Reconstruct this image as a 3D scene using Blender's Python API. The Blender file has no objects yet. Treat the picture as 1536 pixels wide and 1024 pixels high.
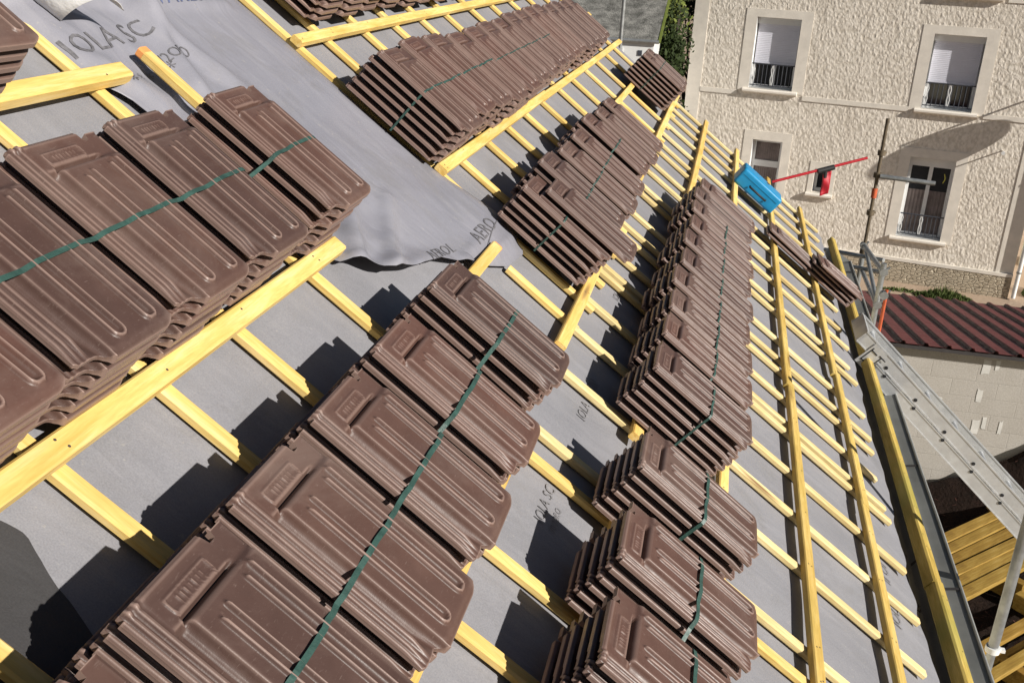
import bpy, bmesh, math, random
from math import sin, cos, radians, pi, sqrt, exp
from mathutils import Vector, Matrix, Euler, noise as mnoise
random.seed(7)
R_ = random.Random(11)
scene = bpy.context.scene
col = scene.collection
CAMZ = 6.7
PITCH = radians(37.33864627)
H = 1.37                      # camera stands this far off the roof plane
AW = radians(-10.3523578)     # azimuth of the rendered house facade
VD = Vector((cos(PITCH), 0, -sin(PITCH)))
UD = Vector((0, 1, 0))
ND = Vector((sin(PITCH), 0, cos(PITCH)))
CAM = Vector((0, 0, CAMZ))
ORG = CAM - ND * H            # origin of the roof plane

# ------------------------------------------------------------------ helpers
def P(u, v, h=0.0):
    return ORG + UD * u + VD * v + ND * h
ROOFM = Matrix.Translation(ORG) @ Euler((0, PITCH, 0)).to_matrix().to_4x4()   # local x = down the slope, y = along battens, z = off the roof
ROOFI = ROOFM.inverted()

def tag(o, label=None, cat=None, group=None, kind=None):
    if label: o['label'] = label
    if cat: o['category'] = cat
    if group: o['group'] = group
    if kind: o['kind'] = kind
    return o
def empty(name, mat=None, label=None, cat=None, group=None, kind=None):
    o = bpy.data.objects.new(name, None); col.objects.link(o)
    o.empty_display_size = .1
    if mat is not None: o.matrix_world = mat
    return tag(o, label, cat, group, kind)

class MB:
    """collects simple solids and builds them as one mesh"""
    def __init__(s): s.v = []; s.f = []; s.sm = []
    def add(s, vs, fs, smooth=False):
        b = len(s.v); s.v += [tuple(v) for v in vs]
        for f in fs: s.f.append([b + i for i in f]); s.sm.append(smooth)
    def box(s, x0, x1, y0, y1, z0, z1):
        s.add([(x0,y0,z0),(x1,y0,z0),(x1,y1,z0),(x0,y1,z0),(x0,y0,z1),(x1,y0,z1),(x1,y1,z1),(x0,y1,z1)],
              [(0,3,2,1),(4,5,6,7),(0,1,5,4),(1,2,6,5),(2,3,7,6),(3,0,4,7)])
    def beam(s, a, b, w, t, up=(0,0,1), seg=1, wob=0.0, rnd=None, bev=.18):
        """bevelled timber from a to b (w across, t along up)"""
        a = Vector(a); b = Vector(b); d = (b - a); L = d.length; d.normalize()
        up = Vector(up); sd = d.cross(up).normalized(); up = sd.cross(d).normalized()
        c = min(w, t) * bev
        prof = [(-w/2+c,-t/2),(w/2-c,-t/2),(w/2,-t/2+c),(w/2,t/2-c),(w/2-c,t/2),(-w/2+c,t/2),(-w/2,t/2-c),(-w/2,-t/2+c)]
        rnd = rnd or R_
        vs = []; n = 8
        ph = rnd.uniform(0, 6.28)
        for i in range(seg + 1):
            k = i / seg
            o = sd * (wob * sin(ph + k * L * 1.3)) + up * (0)
            e = (rnd.uniform(-.002, .002) if 0 < i < seg else 0)
            for (x, y) in prof: vs.append(a + d * (L * k) + sd * (x + e) + up * y + o)
        fs = []
        for i in range(seg):
            for j in range(n):
                fs.append((i*n + j, i*n + (j+1) % n, (i+1)*n + (j+1) % n, (i+1)*n + j))
        fs.append(tuple(range(n))[::-1]); fs.append(tuple(seg*n + j for j in range(n)))
        s.add(vs, fs)
    def tube(s, pts, r, n=12, cap=True, r2=None):
        pts = [Vector(p) for p in pts]
        rings = []
        for i, p in enumerate(pts):
            d = (pts[min(i+1, len(pts)-1)] - pts[max(i-1, 0)]).normalized()
            a = d.orthogonal().normalized() if i == 0 else (rings_a - d * rings_a.dot(d)).normalized()
            rings_a = a; b = d.cross(a)
            rr = r if r2 is None else r + (r2 - r) * i / (len(pts) - 1)
            rings.append([p + (a * cos(2*pi*k/n) + b * sin(2*pi*k/n)) * rr for k in range(n)])
        vs = [v for rg in rings for v in rg]; fs = []
        for i in range(len(pts)-1):
            for k in range(n): fs.append((i*n + k, i*n + (k+1) % n, (i+1)*n + (k+1) % n, (i+1)*n + k))
        s.add(vs, fs, True)
        if cap:
            s.add(rings[0], [tuple(range(n))[::-1]]); s.add(rings[-1], [tuple(range(n))])
    def grid(s, fn, nu, nv, smooth=True):
        vs = [fn(i / nu, j / nv) for j in range(nv + 1) for i in range(nu + 1)]
        fs = [(j*(nu+1)+i, j*(nu+1)+i+1, (j+1)*(nu+1)+i+1, (j+1)*(nu+1)+i) for j in range(nv) for i in range(nu)]
        s.add(vs, fs, smooth)
    def mesh(s, name, mat=None):
        me = bpy.data.meshes.new(name); me.from_pydata(s.v, [], s.f)
        me.polygons.foreach_set('use_smooth', s.sm)
        if mat: me.materials.append(mat)
        me.update(); return me
    def build(s, name, mat, parent=None, **k):
        o = bpy.data.objects.new(name, s.mesh(name, mat)); col.objects.link(o)
        if parent: o.parent = parent
        return tag(o, **k)

def lin(x, pts):
    if x <= pts[0][0]: return pts[0][1]
    for (a, ya), (b, yb) in zip(pts, pts[1:]):
        if x <= b: return ya + (yb - ya) * (x - a) / (b - a)
    return pts[-1][1]
# ------------------------------------------------------------------ materials
def mat_new(name):
    m = bpy.data.materials.new(name); m.use_nodes = True
    nt = m.node_tree; nt.nodes.clear()
    out = nt.nodes.new('ShaderNodeOutputMaterial'); b = nt.nodes.new('ShaderNodeBsdfPrincipled')
    nt.links.new(b.outputs[0], out.inputs[0])
    return m, nt, b
class N:
    def __init__(s, nt): s.nt = nt; s.tc = nt.nodes.new('ShaderNodeTexCoord')
    def coord(s, kind='Object', scale=(1,1,1), rot=(0,0,0), loc=(0,0,0)):
        mp = s.nt.nodes.new('ShaderNodeMapping'); mp.inputs['Scale'].default_value = scale
        mp.inputs['Rotation'].default_value = rot; mp.inputs['Location'].default_value = loc
        s.nt.links.new(s.tc.outputs[kind], mp.inputs[0]); return mp.outputs[0]
    def noise(s, vec, scale, detail=3, rough=.55, dist=0):
        n = s.nt.nodes.new('ShaderNodeTexNoise'); n.inputs['Scale'].default_value = scale
        n.inputs['Detail'].default_value = detail; n.inputs['Roughness'].default_value = rough
        n.inputs['Distortion'].default_value = dist
        s.nt.links.new(vec, n.inputs['Vector']); return n.outputs['Fac']
    def voro(s, vec, scale, feature='F1', out='Distance', rnd=1):
        n = s.nt.nodes.new('ShaderNodeTexVoronoi'); n.feature = feature; n.inputs['Scale'].default_value = scale
        n.inputs['Randomness'].default_value = rnd
        s.nt.links.new(vec, n.inputs['Vector']); return n.outputs[out]
    def ramp(s, fac, stops, interp='LINEAR'):
        n = s.nt.nodes.new('ShaderNodeValToRGB'); cr = n.color_ramp; cr.interpolation = interp
        while len(cr.elements) < len(stops): cr.elements.new(.5)
        for e, (p, c) in zip(cr.elements, stops):
            e.position = p; e.color = (c, c, c, 1) if isinstance(c, (int, float)) else (*c, 1)
        s.nt.links.new(fac, n.inputs[0]); return n.outputs[0]
    def mix(s, fac, a, b, mode='MIX'):
        n = s.nt.nodes.new('ShaderNodeMix'); n.data_type = 'RGBA'; n.blend_type = mode
        for i, x in ((0, fac), (6, a), (7, b)):
            if hasattr(x, 'links') or hasattr(x, 'is_linked'): s.nt.links.new(x, n.inputs[i])
            elif isinstance(x, (int, float)): n.inputs[i].default_value = x if i == 0 else (x, x, x, 1)
            else: n.inputs[i].default_value = (*x, 1)
        return n.outputs[2]
    def math(s, op, a, b=0.5):
        n = s.nt.nodes.new('ShaderNodeMath'); n.operation = op
        for i, x in ((0, a), (1, b)):
            if isinstance(x, (int, float)): n.inputs[i].default_value = x
            else: s.nt.links.new(x, n.inputs[i])
        return n.outputs[0]
    def bump(s, h, strength, dist, prev=None):
        n = s.nt.nodes.new('ShaderNodeBump'); n.inputs['Strength'].default_value = strength
        n.inputs['Distance'].default_value = dist; s.nt.links.new(h, n.inputs['Height'])
        if prev: s.nt.links.new(prev, n.inputs['Normal'])
        return n.outputs[0]
    def rnd(s):
        n = s.nt.nodes.new('ShaderNodeObjectInfo'); return n.outputs['Random']
def setb(nt, b, color=None, rough=None, normal=None, metal=None, spec=None, sheen=None):
    for k, x in (('Base Color', color), ('Roughness', rough), ('Normal', normal), ('Metallic', metal), ('Specular IOR Level', spec)):
        if x is None: continue
        if hasattr(x, 'is_linked'): nt.links.new(x, b.inputs[k])
        elif isinstance(x, (int, float)): b.inputs[k].default_value = x
        else: b.inputs[k].default_value = (*x, 1)

def m_plain(name, c, rough=.6, metal=0, var=.15, scale=8, bump=.15, bd=.003, spec=.5):
    m, nt, b = mat_new(name); n = N(nt); v = n.coord()
    f = n.noise(v, scale, 5, .6)
    lo = tuple(x * (1 - var) for x in c); hi = tuple(min(1, x * (1 + var)) for x in c)
    c_ = n.ramp(f, [(.3, lo), (.7, hi)])
    r_ = n.ramp(n.noise(v, scale * 3, 3), [(.3, max(0, rough - .08)), (.7, min(1, rough + .1))])
    setb(nt, b, c_, r_, n.bump(n.noise(v, scale * 6, 4), bump, bd), metal, spec)
    return m

def m_tile():
    m, nt, b = mat_new('engobed_clay'); n = N(nt); v = n.coord()
    rn = n.rnd()
    f = n.noise(n.coord(scale=(1,1,1)), 7, 6, .65)
    base = n.ramp(f, [(.25, (.078,.044,.035)), (.5, (.098,.056,.045)), (.75, (.122,.072,.058))])
    tint = n.ramp(rn, [(0, (.76,.77,.80)), (.3, (.98,.95,.93)), (.55, (1.04,1.0,.98)), (.8, (1.14,1.0,.95)), (1, (.86,.87,.90))])
    c = n.mix(1.0, base, tint, 'MULTIPLY')
    w = nt.nodes.new('ShaderNodeNewGeometry')
    dust = n.ramp(n.noise(w.outputs['Position'], 3.1, 6, .7, .6), [(.5, 0.0), (.72, .36)])
    c = n.mix(dust, c, (.22,.165,.14))
    # greyish scuffs and dark run marks
    dk = n.ramp(n.noise(w.outputs['Position'], 2.3, 4, .6), [(.60, 0.0), (.74, .35)])
    c = n.mix(dk, c, (.085,.062,.058))
    sc = n.ramp(n.noise(n.coord(scale=(4, 1, 1)), 60, 3, .7), [(.62, 0.0), (.75, .30)])
    c = n.mix(sc, c, (.30,.23,.20))
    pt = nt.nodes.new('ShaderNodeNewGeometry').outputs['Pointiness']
    ed = n.ramp(pt, [(.51, 0.0), (.575, .7)])  # highlight painted along the raised ridges and edges
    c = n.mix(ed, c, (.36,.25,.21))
    fu = n.ramp(pt, [(.42, .65), (.49, 0.0)])  # shade painted into the hollows beside the beads
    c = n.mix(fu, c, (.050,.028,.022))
    r = n.ramp(n.noise(v, 24, 4, .6), [(.3, .36), (.7, .52)])
    bp = n.bump(n.noise(v, 420, 2, .6), .25, .0008)
    bp = n.bump(n.noise(v, 16, 3, .5), .25, .004, bp)
    setb(nt, b, c, r, bp, 0, .42)
    return m
def m_wood(name, c0, c1, c2, along='Y', green=0.0):
    m, nt, b = mat_new(name); n = N(nt)
    sc = {'X': (1.2, 14, 14), 'Y': (14, 1.2, 14), 'Z': (14, 14, 1.2)}[along]
    v = n.coord(scale=sc); vo = n.coord()
    g = n.noise(v, 3.0, 6, .6, .5)
    c = n.ramp(g, [(.28, c0), (.5, c1), (.72, c2)])
    big = n.ramp(n.noise(vo, 1.7, 3, .5), [(.35, (.86,.80,.70)), (.65, (1.06,1.03,1.0))])
    c = n.mix(1.0, c, big, 'MULTIPLY')
    fine = n.ramp(n.noise(n.coord(scale=tuple(x*4 for x in sc)), 4, 3), [(.4, .0), (.75, .35)])
    c = n.mix(fine, c, tuple(x * .62 for x in c0))
    c = n.mix(1.0, c, n.ramp(n.rnd(), [(0, (.86,.82,.74)), (.4, (1,.98,.95)), (.7, (1.02,1.02,1.02)), (1, (.95,.88,.80))]), 'MULTIPLY')
    kn = n.voro(n.coord(scale={'X': (1.5,14,14), 'Y': (14,1.5,14), 'Z': (14,14,1.5)}[along]), .55)
    kf = n.ramp(kn, [(.05, .9), (.12, 0.0)])
    c = n.mix(kf, c, (.20,.10,.035))
    if green:
        gf = n.ramp(n.noise(vo, 2.6, 4, .6), [(.45, 0.0), (.7, green)])
        c = n.mix(gf, c, (.26,.27,.06))
    setb(nt, b, c, .72, n.bump(g, .35, .0025), 0, .3)
    return m
def m_membrane(name='membrane_fabric', tint=(.97,.985,1.035), light=1.0, weave=.22, rough=.62):
    m, nt, b = mat_new(name); n = N(nt); v = n.coord()
    f = n.noise(v, 2.2, 6, .6)
    a = tuple(light * x * t for x, t in zip((.215,.208,.220), tint)); d = tuple(light * x * t for x, t in zip((.285,.275,.286), tint))
    c = n.ramp(f, [(.3, a), (.7, d)])
    st = n.ramp(n.noise(n.coord(scale=(1.5, 9, 1)), 2.2, 4), [(.5, 0.0), (.75, .35)])
    c = n.mix(st, c, tuple(light * x for x in (.33,.32,.34)))
    sp = n.ramp(n.noise(v, 38, 3, .7), [(.66, 0.0), (.74, .55)])
    c = n.mix(sp, c, tuple(light * x for x in (.40,.37,.33)))
    dm = n.ramp(n.noise(v, 3.7, 7, .7, .4), [(.52, 0.0), (.70, .45)])
    c = n.mix(dm, c, tuple(light * x for x in (.175,.165,.160)))
    cl = n.noise(v, 260, 2, .7)
    c = n.mix(weave, c, n.ramp(cl, [(.3, .14 * light), (.7, .42 * light)]))
    h1 = n.bump(n.noise(n.coord(scale=(1, 2.2, 1)), 3.6, 3, .5, .8), .35, .022)
    h2 = n.bump(cl, .3, .0015, h1)
    setb(nt, b, c, rough, h2, 0, .4)
    return m
def m_plaster():
    m, nt, b = mat_new('roughcast_render'); n = N(nt)
    v = n.coord(scale=(1, 1, 1.0), rot=(0, radians(32), 0))
    vs = n.coord(scale=(1.35, 1, .95), rot=(0, radians(28), 0))
    a = n.noise(vs, 10.5, 4, .6, .5)
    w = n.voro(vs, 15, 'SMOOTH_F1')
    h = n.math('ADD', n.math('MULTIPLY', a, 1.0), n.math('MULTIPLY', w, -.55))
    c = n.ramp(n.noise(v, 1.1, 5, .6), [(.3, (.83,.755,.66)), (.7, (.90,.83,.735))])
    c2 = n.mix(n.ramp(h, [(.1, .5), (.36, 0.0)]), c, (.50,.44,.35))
    c2 = n.mix(n.ramp(n.noise(n.coord(scale=(3, 1, .4)), 1.2, 4), [(.52, 0.0), (.75, .40)]), c2, (.56,.49,.41))
    setb(nt, b, c2, .9, n.bump(h, .75, .024), 0, .2)
    return m
def m_brick(name, c1, c2, mortar, bw, bh, coord_rot=(radians(90), 0, 0), rough=.85, msize=.012, bump=.6, scalev=1, stain=(.2,.17,.14)):
    m, nt, b = mat_new(name); n = N(nt); v = n.coord(rot=coord_rot)
    br = nt.nodes.new('ShaderNodeTexBrick'); nt.links.new(v, br.inputs['Vector'])
    br.inputs['Color1'].default_value = (*c1, 1); br.inputs['Color2'].default_value = (*c2, 1); br.inputs['Mortar'].default_value = (*mortar, 1)
    br.inputs['Scale'].default_value = 1; br.inputs['Brick Width'].default_value = bw; br.inputs['Row Height'].default_value = bh
    br.inputs['Mortar Size'].default_value = msize; br.inputs['Mortar Smooth'].default_value = .4; br.inputs['Bias'].default_value = 0
    vo = n.coord()
    c = n.mix(n.ramp(n.noise(vo, 3, 5, .6), [(.4, 0.0), (.72, .55)]), br.outputs['Color'], stain)
    c = n.mix(.25, c, n.ramp(n.noise(vo, 60, 3), [(.3, .15), (.7, .6)]))
    hh = n.math('ADD', n.math('MULTIPLY', br.outputs['Fac'], -.8), n.math('MULTIPLY', n.noise(vo, 30, 4), .4))
    setb(nt, b, c, rough, n.bump(hh, bump, .012), 0, .2)
    return m
def m_rubble():
    m, nt, b = mat_new('rubble_stone'); n = N(nt); v = n.coord(scale=(1, 1, 1.9))
    e = n.voro(v, 9.5, 'DISTANCE_TO_EDGE'); cc = n.voro(v, 9.5, 'F1', 'Color')
    c = n.mix(.35, n.ramp(cc, [(0, (.42,.35,.26)), (1, (.62,.54,.42))]), (.5,.42,.3))
    c = n.mix(n.ramp(e, [(.02, .6), (.09, 0.0)]), c, (.27,.23,.17))
    setb(nt, b, c, .9, n.bump(n.ramp(e, [(0, 0.0), (.12, 1.0)]), .8, .03), 0, .2)
    return m
def m_ground(name, stops, scale, bump, bd, spec=.2):
    m, nt, b = mat_new(name); n = N(nt); v = n.coord()
    f = n.noise(v, scale, 8, .65, .3); g = n.noise(v, scale * 9, 5, .7)
    c = n.ramp(n.math('ADD', n.math('MULTIPLY', f, .6), n.math('MULTIPLY', g, .4)), stops)
    setb(nt, b, c, .95, n.bump(g, bump, bd), 0, spec)
    return m
def m_glass():
    m, nt, b = mat_new('dark_window_glass'); n = N(nt); v = n.coord()
    setb(nt, b, n.ramp(n.noise(v, 1.6, 3), [(.3, (.012,.014,.018)), (.7, (.035,.038,.045))]), .06, None, 0, .6)
    return m
def m_leaf(name, a, bcol):
    m, nt, b = mat_new(name); n = N(nt); v = n.coord()
    f = n.noise(v, 2.2, 4); c = n.ramp(f, [(.3, a), (.7, bcol)])
    c = n.mix(.5, c, n.ramp(n.noise(v, 25, 2), [(.3, a), (.7, bcol)]))
    setb(nt, b, c, .7, None, 0, .2)
    return m

M = {}
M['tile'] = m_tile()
M['wood'] = m_wood('treated_yellow_pine', (.72,.47,.12), (.86,.63,.22), (.93,.76,.40), 'Y')
M['woodx'] = m_wood('treated_yellow_pine_counter', (.74,.50,.14), (.87,.66,.25), (.94,.78,.42), 'X')
M['wood_right'] = m_wood('weathered_yellow_pine', (.52,.36,.09), (.70,.52,.17), (.80,.64,.28), 'Y', .22)
M['woodx_pale'] = m_wood('pale_yellow_pine', (.66,.52,.24), (.80,.67,.36), (.88,.78,.50), 'X')
M['eave'] = m_wood('mossy_yellow_pine', (.40,.29,.06), (.58,.44,.12), (.70,.55,.20), 'Y', .6)
M['orange'] = m_plain('orange_dipped_end', (.80,.33,.10), .8)
M['mem'] = m_membrane()
M['strip'] = m_membrane('membrane_strip_fabric', (.97,.99,1.09), 1.05, .08, .38)
M['ink'] = m_plain('printed_grey_ink', (.135,.13,.14), .7, var=.5, scale=60)
M['ink_faint'] = m_plain('faded_grey_ink', (.205,.20,.21), .7, var=.4, scale=60)
M['ink_blue'] = m_plain('printed_blue_ink', (.10,.12,.22), .7, var=.5, scale=60)
M['silver'] = m_plain('silvery_membrane_back', (.62,.62,.63), .45, var=.1, scale=5, bump=.5, bd=.01)
M['strap'] = m_plain('green_plastic_strap', (.034,.080,.066), .5, var=.35, scale=30, bump=.3)
M['zinc'] = m_plain('zinc_gutter_metal', (.24,.245,.235), .55, .3, .22, 3)
M['zinc_edge'] = m_plain('bright_zinc_bead', (.55,.55,.52), .4, .5, .1, 6)
M['alu'] = m_plain('brushed_aluminium', (.62,.63,.64), .42, .55, .1, 9)
M['alu_dark'] = m_plain('rung_hole_black', (.01,.01,.012), .8)
M['galv'] = m_plain('galvanised_tube', (.34,.35,.35), .45, .6, .25, 12)
M['galv_dark'] = m_plain('dirty_scaffold_tube', (.13,.10,.065), .7, .2, .4, 9)
M['rust_red'] = m_plain('red_painted_steel', (.50,.10,.035), .6, 0, .3, 14)
M['red'] = m_plain('glossy_red_paint', (.45,.015,.025), .35, 0, .15, 20)
M['red_flag'] = m_plain('red_plastic', (.42,.012,.025), .5, 0, .2, 20)
M['black'] = m_plain('black_rubber', (.015,.015,.015), .6)
M['blue'] = m_plain('blue_plastic', (.012,.25,.50), .4, 0, .12, 18)
M['plaster'] = m_plaster()
M['trim'] = m_plain('smooth_cement_trim', (.82,.76,.675), .85, 0, .09, 4, .3, .004, .2)
M['white'] = m_plain('white_lacquer', (.80,.80,.79), .4, 0, .04, 6)
M['shutter'] = m_plain('white_roller_shutter', (.70,.70,.78), .45, 0, .04, 6)
M['glass'] = m_glass()
M['curtain'] = m_plain('dark_curtain', (.20,.165,.155), .9, 0, .30, 5)
M['iron'] = m_plain('dark_railing_paint', (.05,.055,.07), .5, 0, .2, 12)
M['rubble'] = m_rubble()
M['block'] = m_brick('concrete_blocks', (.50,.455,.40), (.55,.505,.445), (.47,.43,.375), .5, .2, stain=(.42,.375,.315), msize=.006, bump=.3)
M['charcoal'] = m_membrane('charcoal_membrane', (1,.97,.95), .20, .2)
M['nail'] = m_plain('nail_heads', (.10,.085,.075), .5, .4)
M['mortar'] = m_plain('pale_mortar_smear', (.66,.64,.60), .9)
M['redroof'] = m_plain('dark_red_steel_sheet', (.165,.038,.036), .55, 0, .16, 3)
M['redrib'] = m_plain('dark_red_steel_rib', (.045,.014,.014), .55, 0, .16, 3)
M['dark_trim'] = m_plain('dark_gutter_trim', (.05,.045,.045), .6)  # dark trim colour for gutter joints and shed fascia
M['earth'] = m_ground('brown_black_earth', [(.3, (.010,.006,.004)), (.55, (.024,.013,.009)), (.75, (.055,.034,.022))], 2.0, .9, .08)
M['sand'] = m_ground('sandy_yard', [(.3, (.34,.25,.18)), (.7, (.50,.38,.28))], 1.2, .4, .03)
M['grass'] = m_leaf('grass_blades', (.05,.08,.02), (.13,.16,.05))
M['leaf'] = m_leaf('dark_green_leaves', (.010,.018,.005), (.040,.060,.014))  # leaf green darkened for the shaded lower crown
M['leaf_lit'] = m_leaf('sunlit_green_leaves', (.10,.13,.025), (.19,.22,.055))  # paler copy of the leaf green, sunlight put into the colour
M['bark'] = m_plain('grey_bark', (.07,.055,.045), .9, 0, .3, 14, .8, .02)
M['greyroof'] = m_ground('grey_shingles', [(.40, (.10,.098,.088)), (.5, (.21,.205,.19)), (.60, (.36,.35,.32))], 5.0, .8, .06)
M['cream'] = m_plain('cream_render', (.72,.66,.50), .85, 0, .08, 3)
M['debris'] = m_plain('dead_leaves', (.085,.028,.018), .9, 0, .6, 40)
M['pinkish'] = m_plain('mortar_lump', (.55,.42,.33), .9, 0, .2, 30)

# ------------------------------------------------------------------ roof tile
TW, TL = .274, .450           # cover width along the battens, length down the slope
def bumpf(d, w, h):
    d = abs(d)
    return h * (0.5 + 0.5 * cos(pi * d / w)) if d < w else 0.0
def interp(x, pts):
    for (a, ya), (b, yb) in zip(pts, pts[1:]):
        if x <= b:
            k = (x - a) / (b - a) if b > a else 0
            k = max(0, min(1, k)); k = k * k * (3 - 2 * k)
            return ya + (yb - ya) * k
    return pts[-1][1]
PROF = [(0,.009),(.012,.0140),(.024,.0140),(.034,.008),(.046,.008),(.058,.0150),(.072,.0152),(.084,.0105),(.098,.0105),(.112,.0175),(.130,.0175),(.160,.007),(.200,-.005),(.240,-.0065),(.264,.000),(.290,.0175),(.31,.0185),(.90,.0185),(.97,.017),(1,.010)]
def rbox(x, y, cx, cy, hx, hy, r):
    qx = abs(x - cx) - hx + r; qy = abs(y - cy) - hy + r
    return sqrt(max(qx, 0)**2 + max(qy, 0)**2) + min(max(qx, qy), 0) - r
def tile_z(f, l):
    """height of the upper face; f across 0..1, l metres from the head"""
    x = f * TW
    z = interp(f, PROF)
    if f > .27:                                   # two stadium shaped beads
        for (c, hw) in ((.460, .052), (.800, .052)):
            l0 = (.096 if c < .6 else .084) + (.010 if x < c * TW else 0)
            k0 = max(0.0, min(1.0, (l - l0) / .007))
            d = rbox(x, l, c * TW, .16, hw * TW, .262, .013)
            z += bumpf(d, .0062, .0080) * k0
            if d < -.005: z -= .0018 * k0
    else:
        # small drainage fish-bones in the side lock
        if .045 < f < .14: z += bumpf(((l + f * .08) % .17) - .10, .005, .004) if l > .2 else 0
    # head zone
    if l < .082:
        k = min(1, max(0, (.082 - l) / .012))
        zh = .0105 if f > .05 else z
        if f > .16: z = z + (zh - z) * k
        if .22 < f < .74:
            d = rbox(x, l, .47 * TW, .044, .20 * TW, .0125, .003)
            z += bumpf(d, .0042, .0040)
            if d < -.005:                         # raised maker's marks, too small to read
                if .036 < l < .052: z += .0024 * max(0, sin(x * 2 * pi / .0105)) * (1 if .34 < f < .60 else 0)
        z += bumpf(l - .008, .007, .004) * (1 if f > .04 else 0)
    if .26 < f < .78: z -= bumpf(l - .069, .0055, .020)
    # nose
    if l > TL - .022 and f > .29:
        t = (l - (TL - .022)) / .022
        z -= .010 * t * t
    if f > .97: z -= (f - .97) / .03 * .004
    if f < .29 and l > TL - .07:
        t = min(1, (l - (TL - .07)) / .045); w_ = 1 if f < .2 else (.29 - f) / .09; z = z * (1 - .8 * t * w_) + .006 * t * w_
    return z
def lmin(f):
    if f < .03: return .010
    if f < .80: return 0.0
    if f < .86: return .024
    return .011
def lmax(f):
    r = .036
    if f < .04: return TL - .030 + f * .15
    if f < .24: return TL - .024
    if f < .30:
        k = (f - .24) / .06
        return TL - .024 + .024 * k * k * (3 - 2 * k)
    x = (1 - f) * TW
    if x < r: return TL - r + sqrt(max(0, r * r - (r - x) ** 2))
    return TL
def tile_mesh(name, fs, ls):
    """fs, ls: sample positions 0..1"""
    nf, nl = len(fs), len(ls)
    vs = []; top = {}; bot = {}
    for j, t in enumerate(ls):
        for i, f in enumerate(fs):
            a, b = lmin(f), lmax(f)
            l = a + (b - a) * t
            # keep interior features straight: only squeeze near the ends
            lr = TL * t
            if t < .06: l = a + (TL * .06 - a) * (t / .06)
            elif t > .84: l = TL * .84 + (b - TL * .84) * (t - .84) / .16
            else: l = lr
            z = tile_z(f, l)
            top[i, j] = len(vs); vs.append((l, f * TW, z))
    for j, t in enumerate(ls):
        for i, f in enumerate(fs):
            x, y, z = vs[top[i, j]]
            rim = i in (0, nf - 1) or j in (0, nl - 1)
            bot[i, j] = len(vs); vs.append((x, y, (.0015 if i == 0 else -.002 if i == nf - 1 else (-.002 if j == 0 else -.004) if f > .27 else z - .009) if rim else z - .011))
    fcs = []; sm = []
    for j in range(nl - 1):
        for i in range(nf - 1):
            fcs.append((top[i, j], top[i, j+1], top[i+1, j+1], top[i+1, j])); sm.append(True)
            fcs.append((bot[i, j], bot[i+1, j], bot[i+1, j+1], bot[i, j+1])); sm.append(True)
    for j in range(nl - 1):
        fcs.append((top[0, j], bot[0, j], bot[0, j+1], top[0, j+1])); sm.append(False)
        fcs.append((top[nf-1, j], top[nf-1, j+1], bot[nf-1, j+1], bot[nf-1, j])); sm.append(False)
    for i in range(nf - 1):
        fcs.append((top[i, 0], top[i+1, 0], bot[i+1, 0], bot[i, 0])); sm.append(False)
        fcs.append((top[i, nl-1], bot[i, nl-1], bot[i+1, nl-1], top[i+1, nl-1])); sm.append(False)
    me = bpy.data.meshes.new(name); me.from_pydata(vs, [], fcs); me.polygons.foreach_set('use_smooth', sm)
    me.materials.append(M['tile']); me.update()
    return me
def uniq(xs):
    xs = sorted(xs); out = [xs[0]]
    for x in xs[1:]:
        if x - out[-1] > .0025: out.append(x)
    return out
FS = uniq([.335 + .0125 * q for q in range(31)] + [0,.006,.012,.018,.024,.029,.034,.040,.046,.052,.058,.065,.072,.078,.084,.091,.098,.105,.112,.121,.130,.145,.160,.18,.20,.22,.24,.252,.264,.277,.29,.235,.26,.285,.31,1,.995,.985,.97,.94,.90,.83,.80,.77] +
          [c + s * w for c in (.460, .800) for s in (-1, 1) for w in (.03,.036,.041,.046,.052,.058,.063,.068,.074)] +
          [.30,.31,.325,.34,.355,.37,.40,.43,.46,.49,.52,.56,.60,.63,.66,.69,.705,.72,.735,.75,.80,.86,.865])
LS = uniq([0,.008,.016,.024,.034,.044,.052,.060,.07,.08,.09,.10,.11,.12,.13,.145,.155,.161,.17,.178,.186,.196,.206,.214,.222,.24,.26] +
          [.086,.092,.104,.111,.138,.205,.218,.226,.236,.246,.3,.35,.4,.42,.44,.5,.55,.6,.65,.7,.75,.8,.84,.86,.88,.895,.905,.915,.925,.933,.94,.948,.956,.965,.975,.985,.993,1])
TILE = tile_mesh('roof_tile', FS, LS)
TILE_LO = tile_mesh('roof_tile_simple', FS[::2] + ([1.0] if FS[::2][-1] < 1 else []), uniq(LS[::3] + [1.0]))

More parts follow.
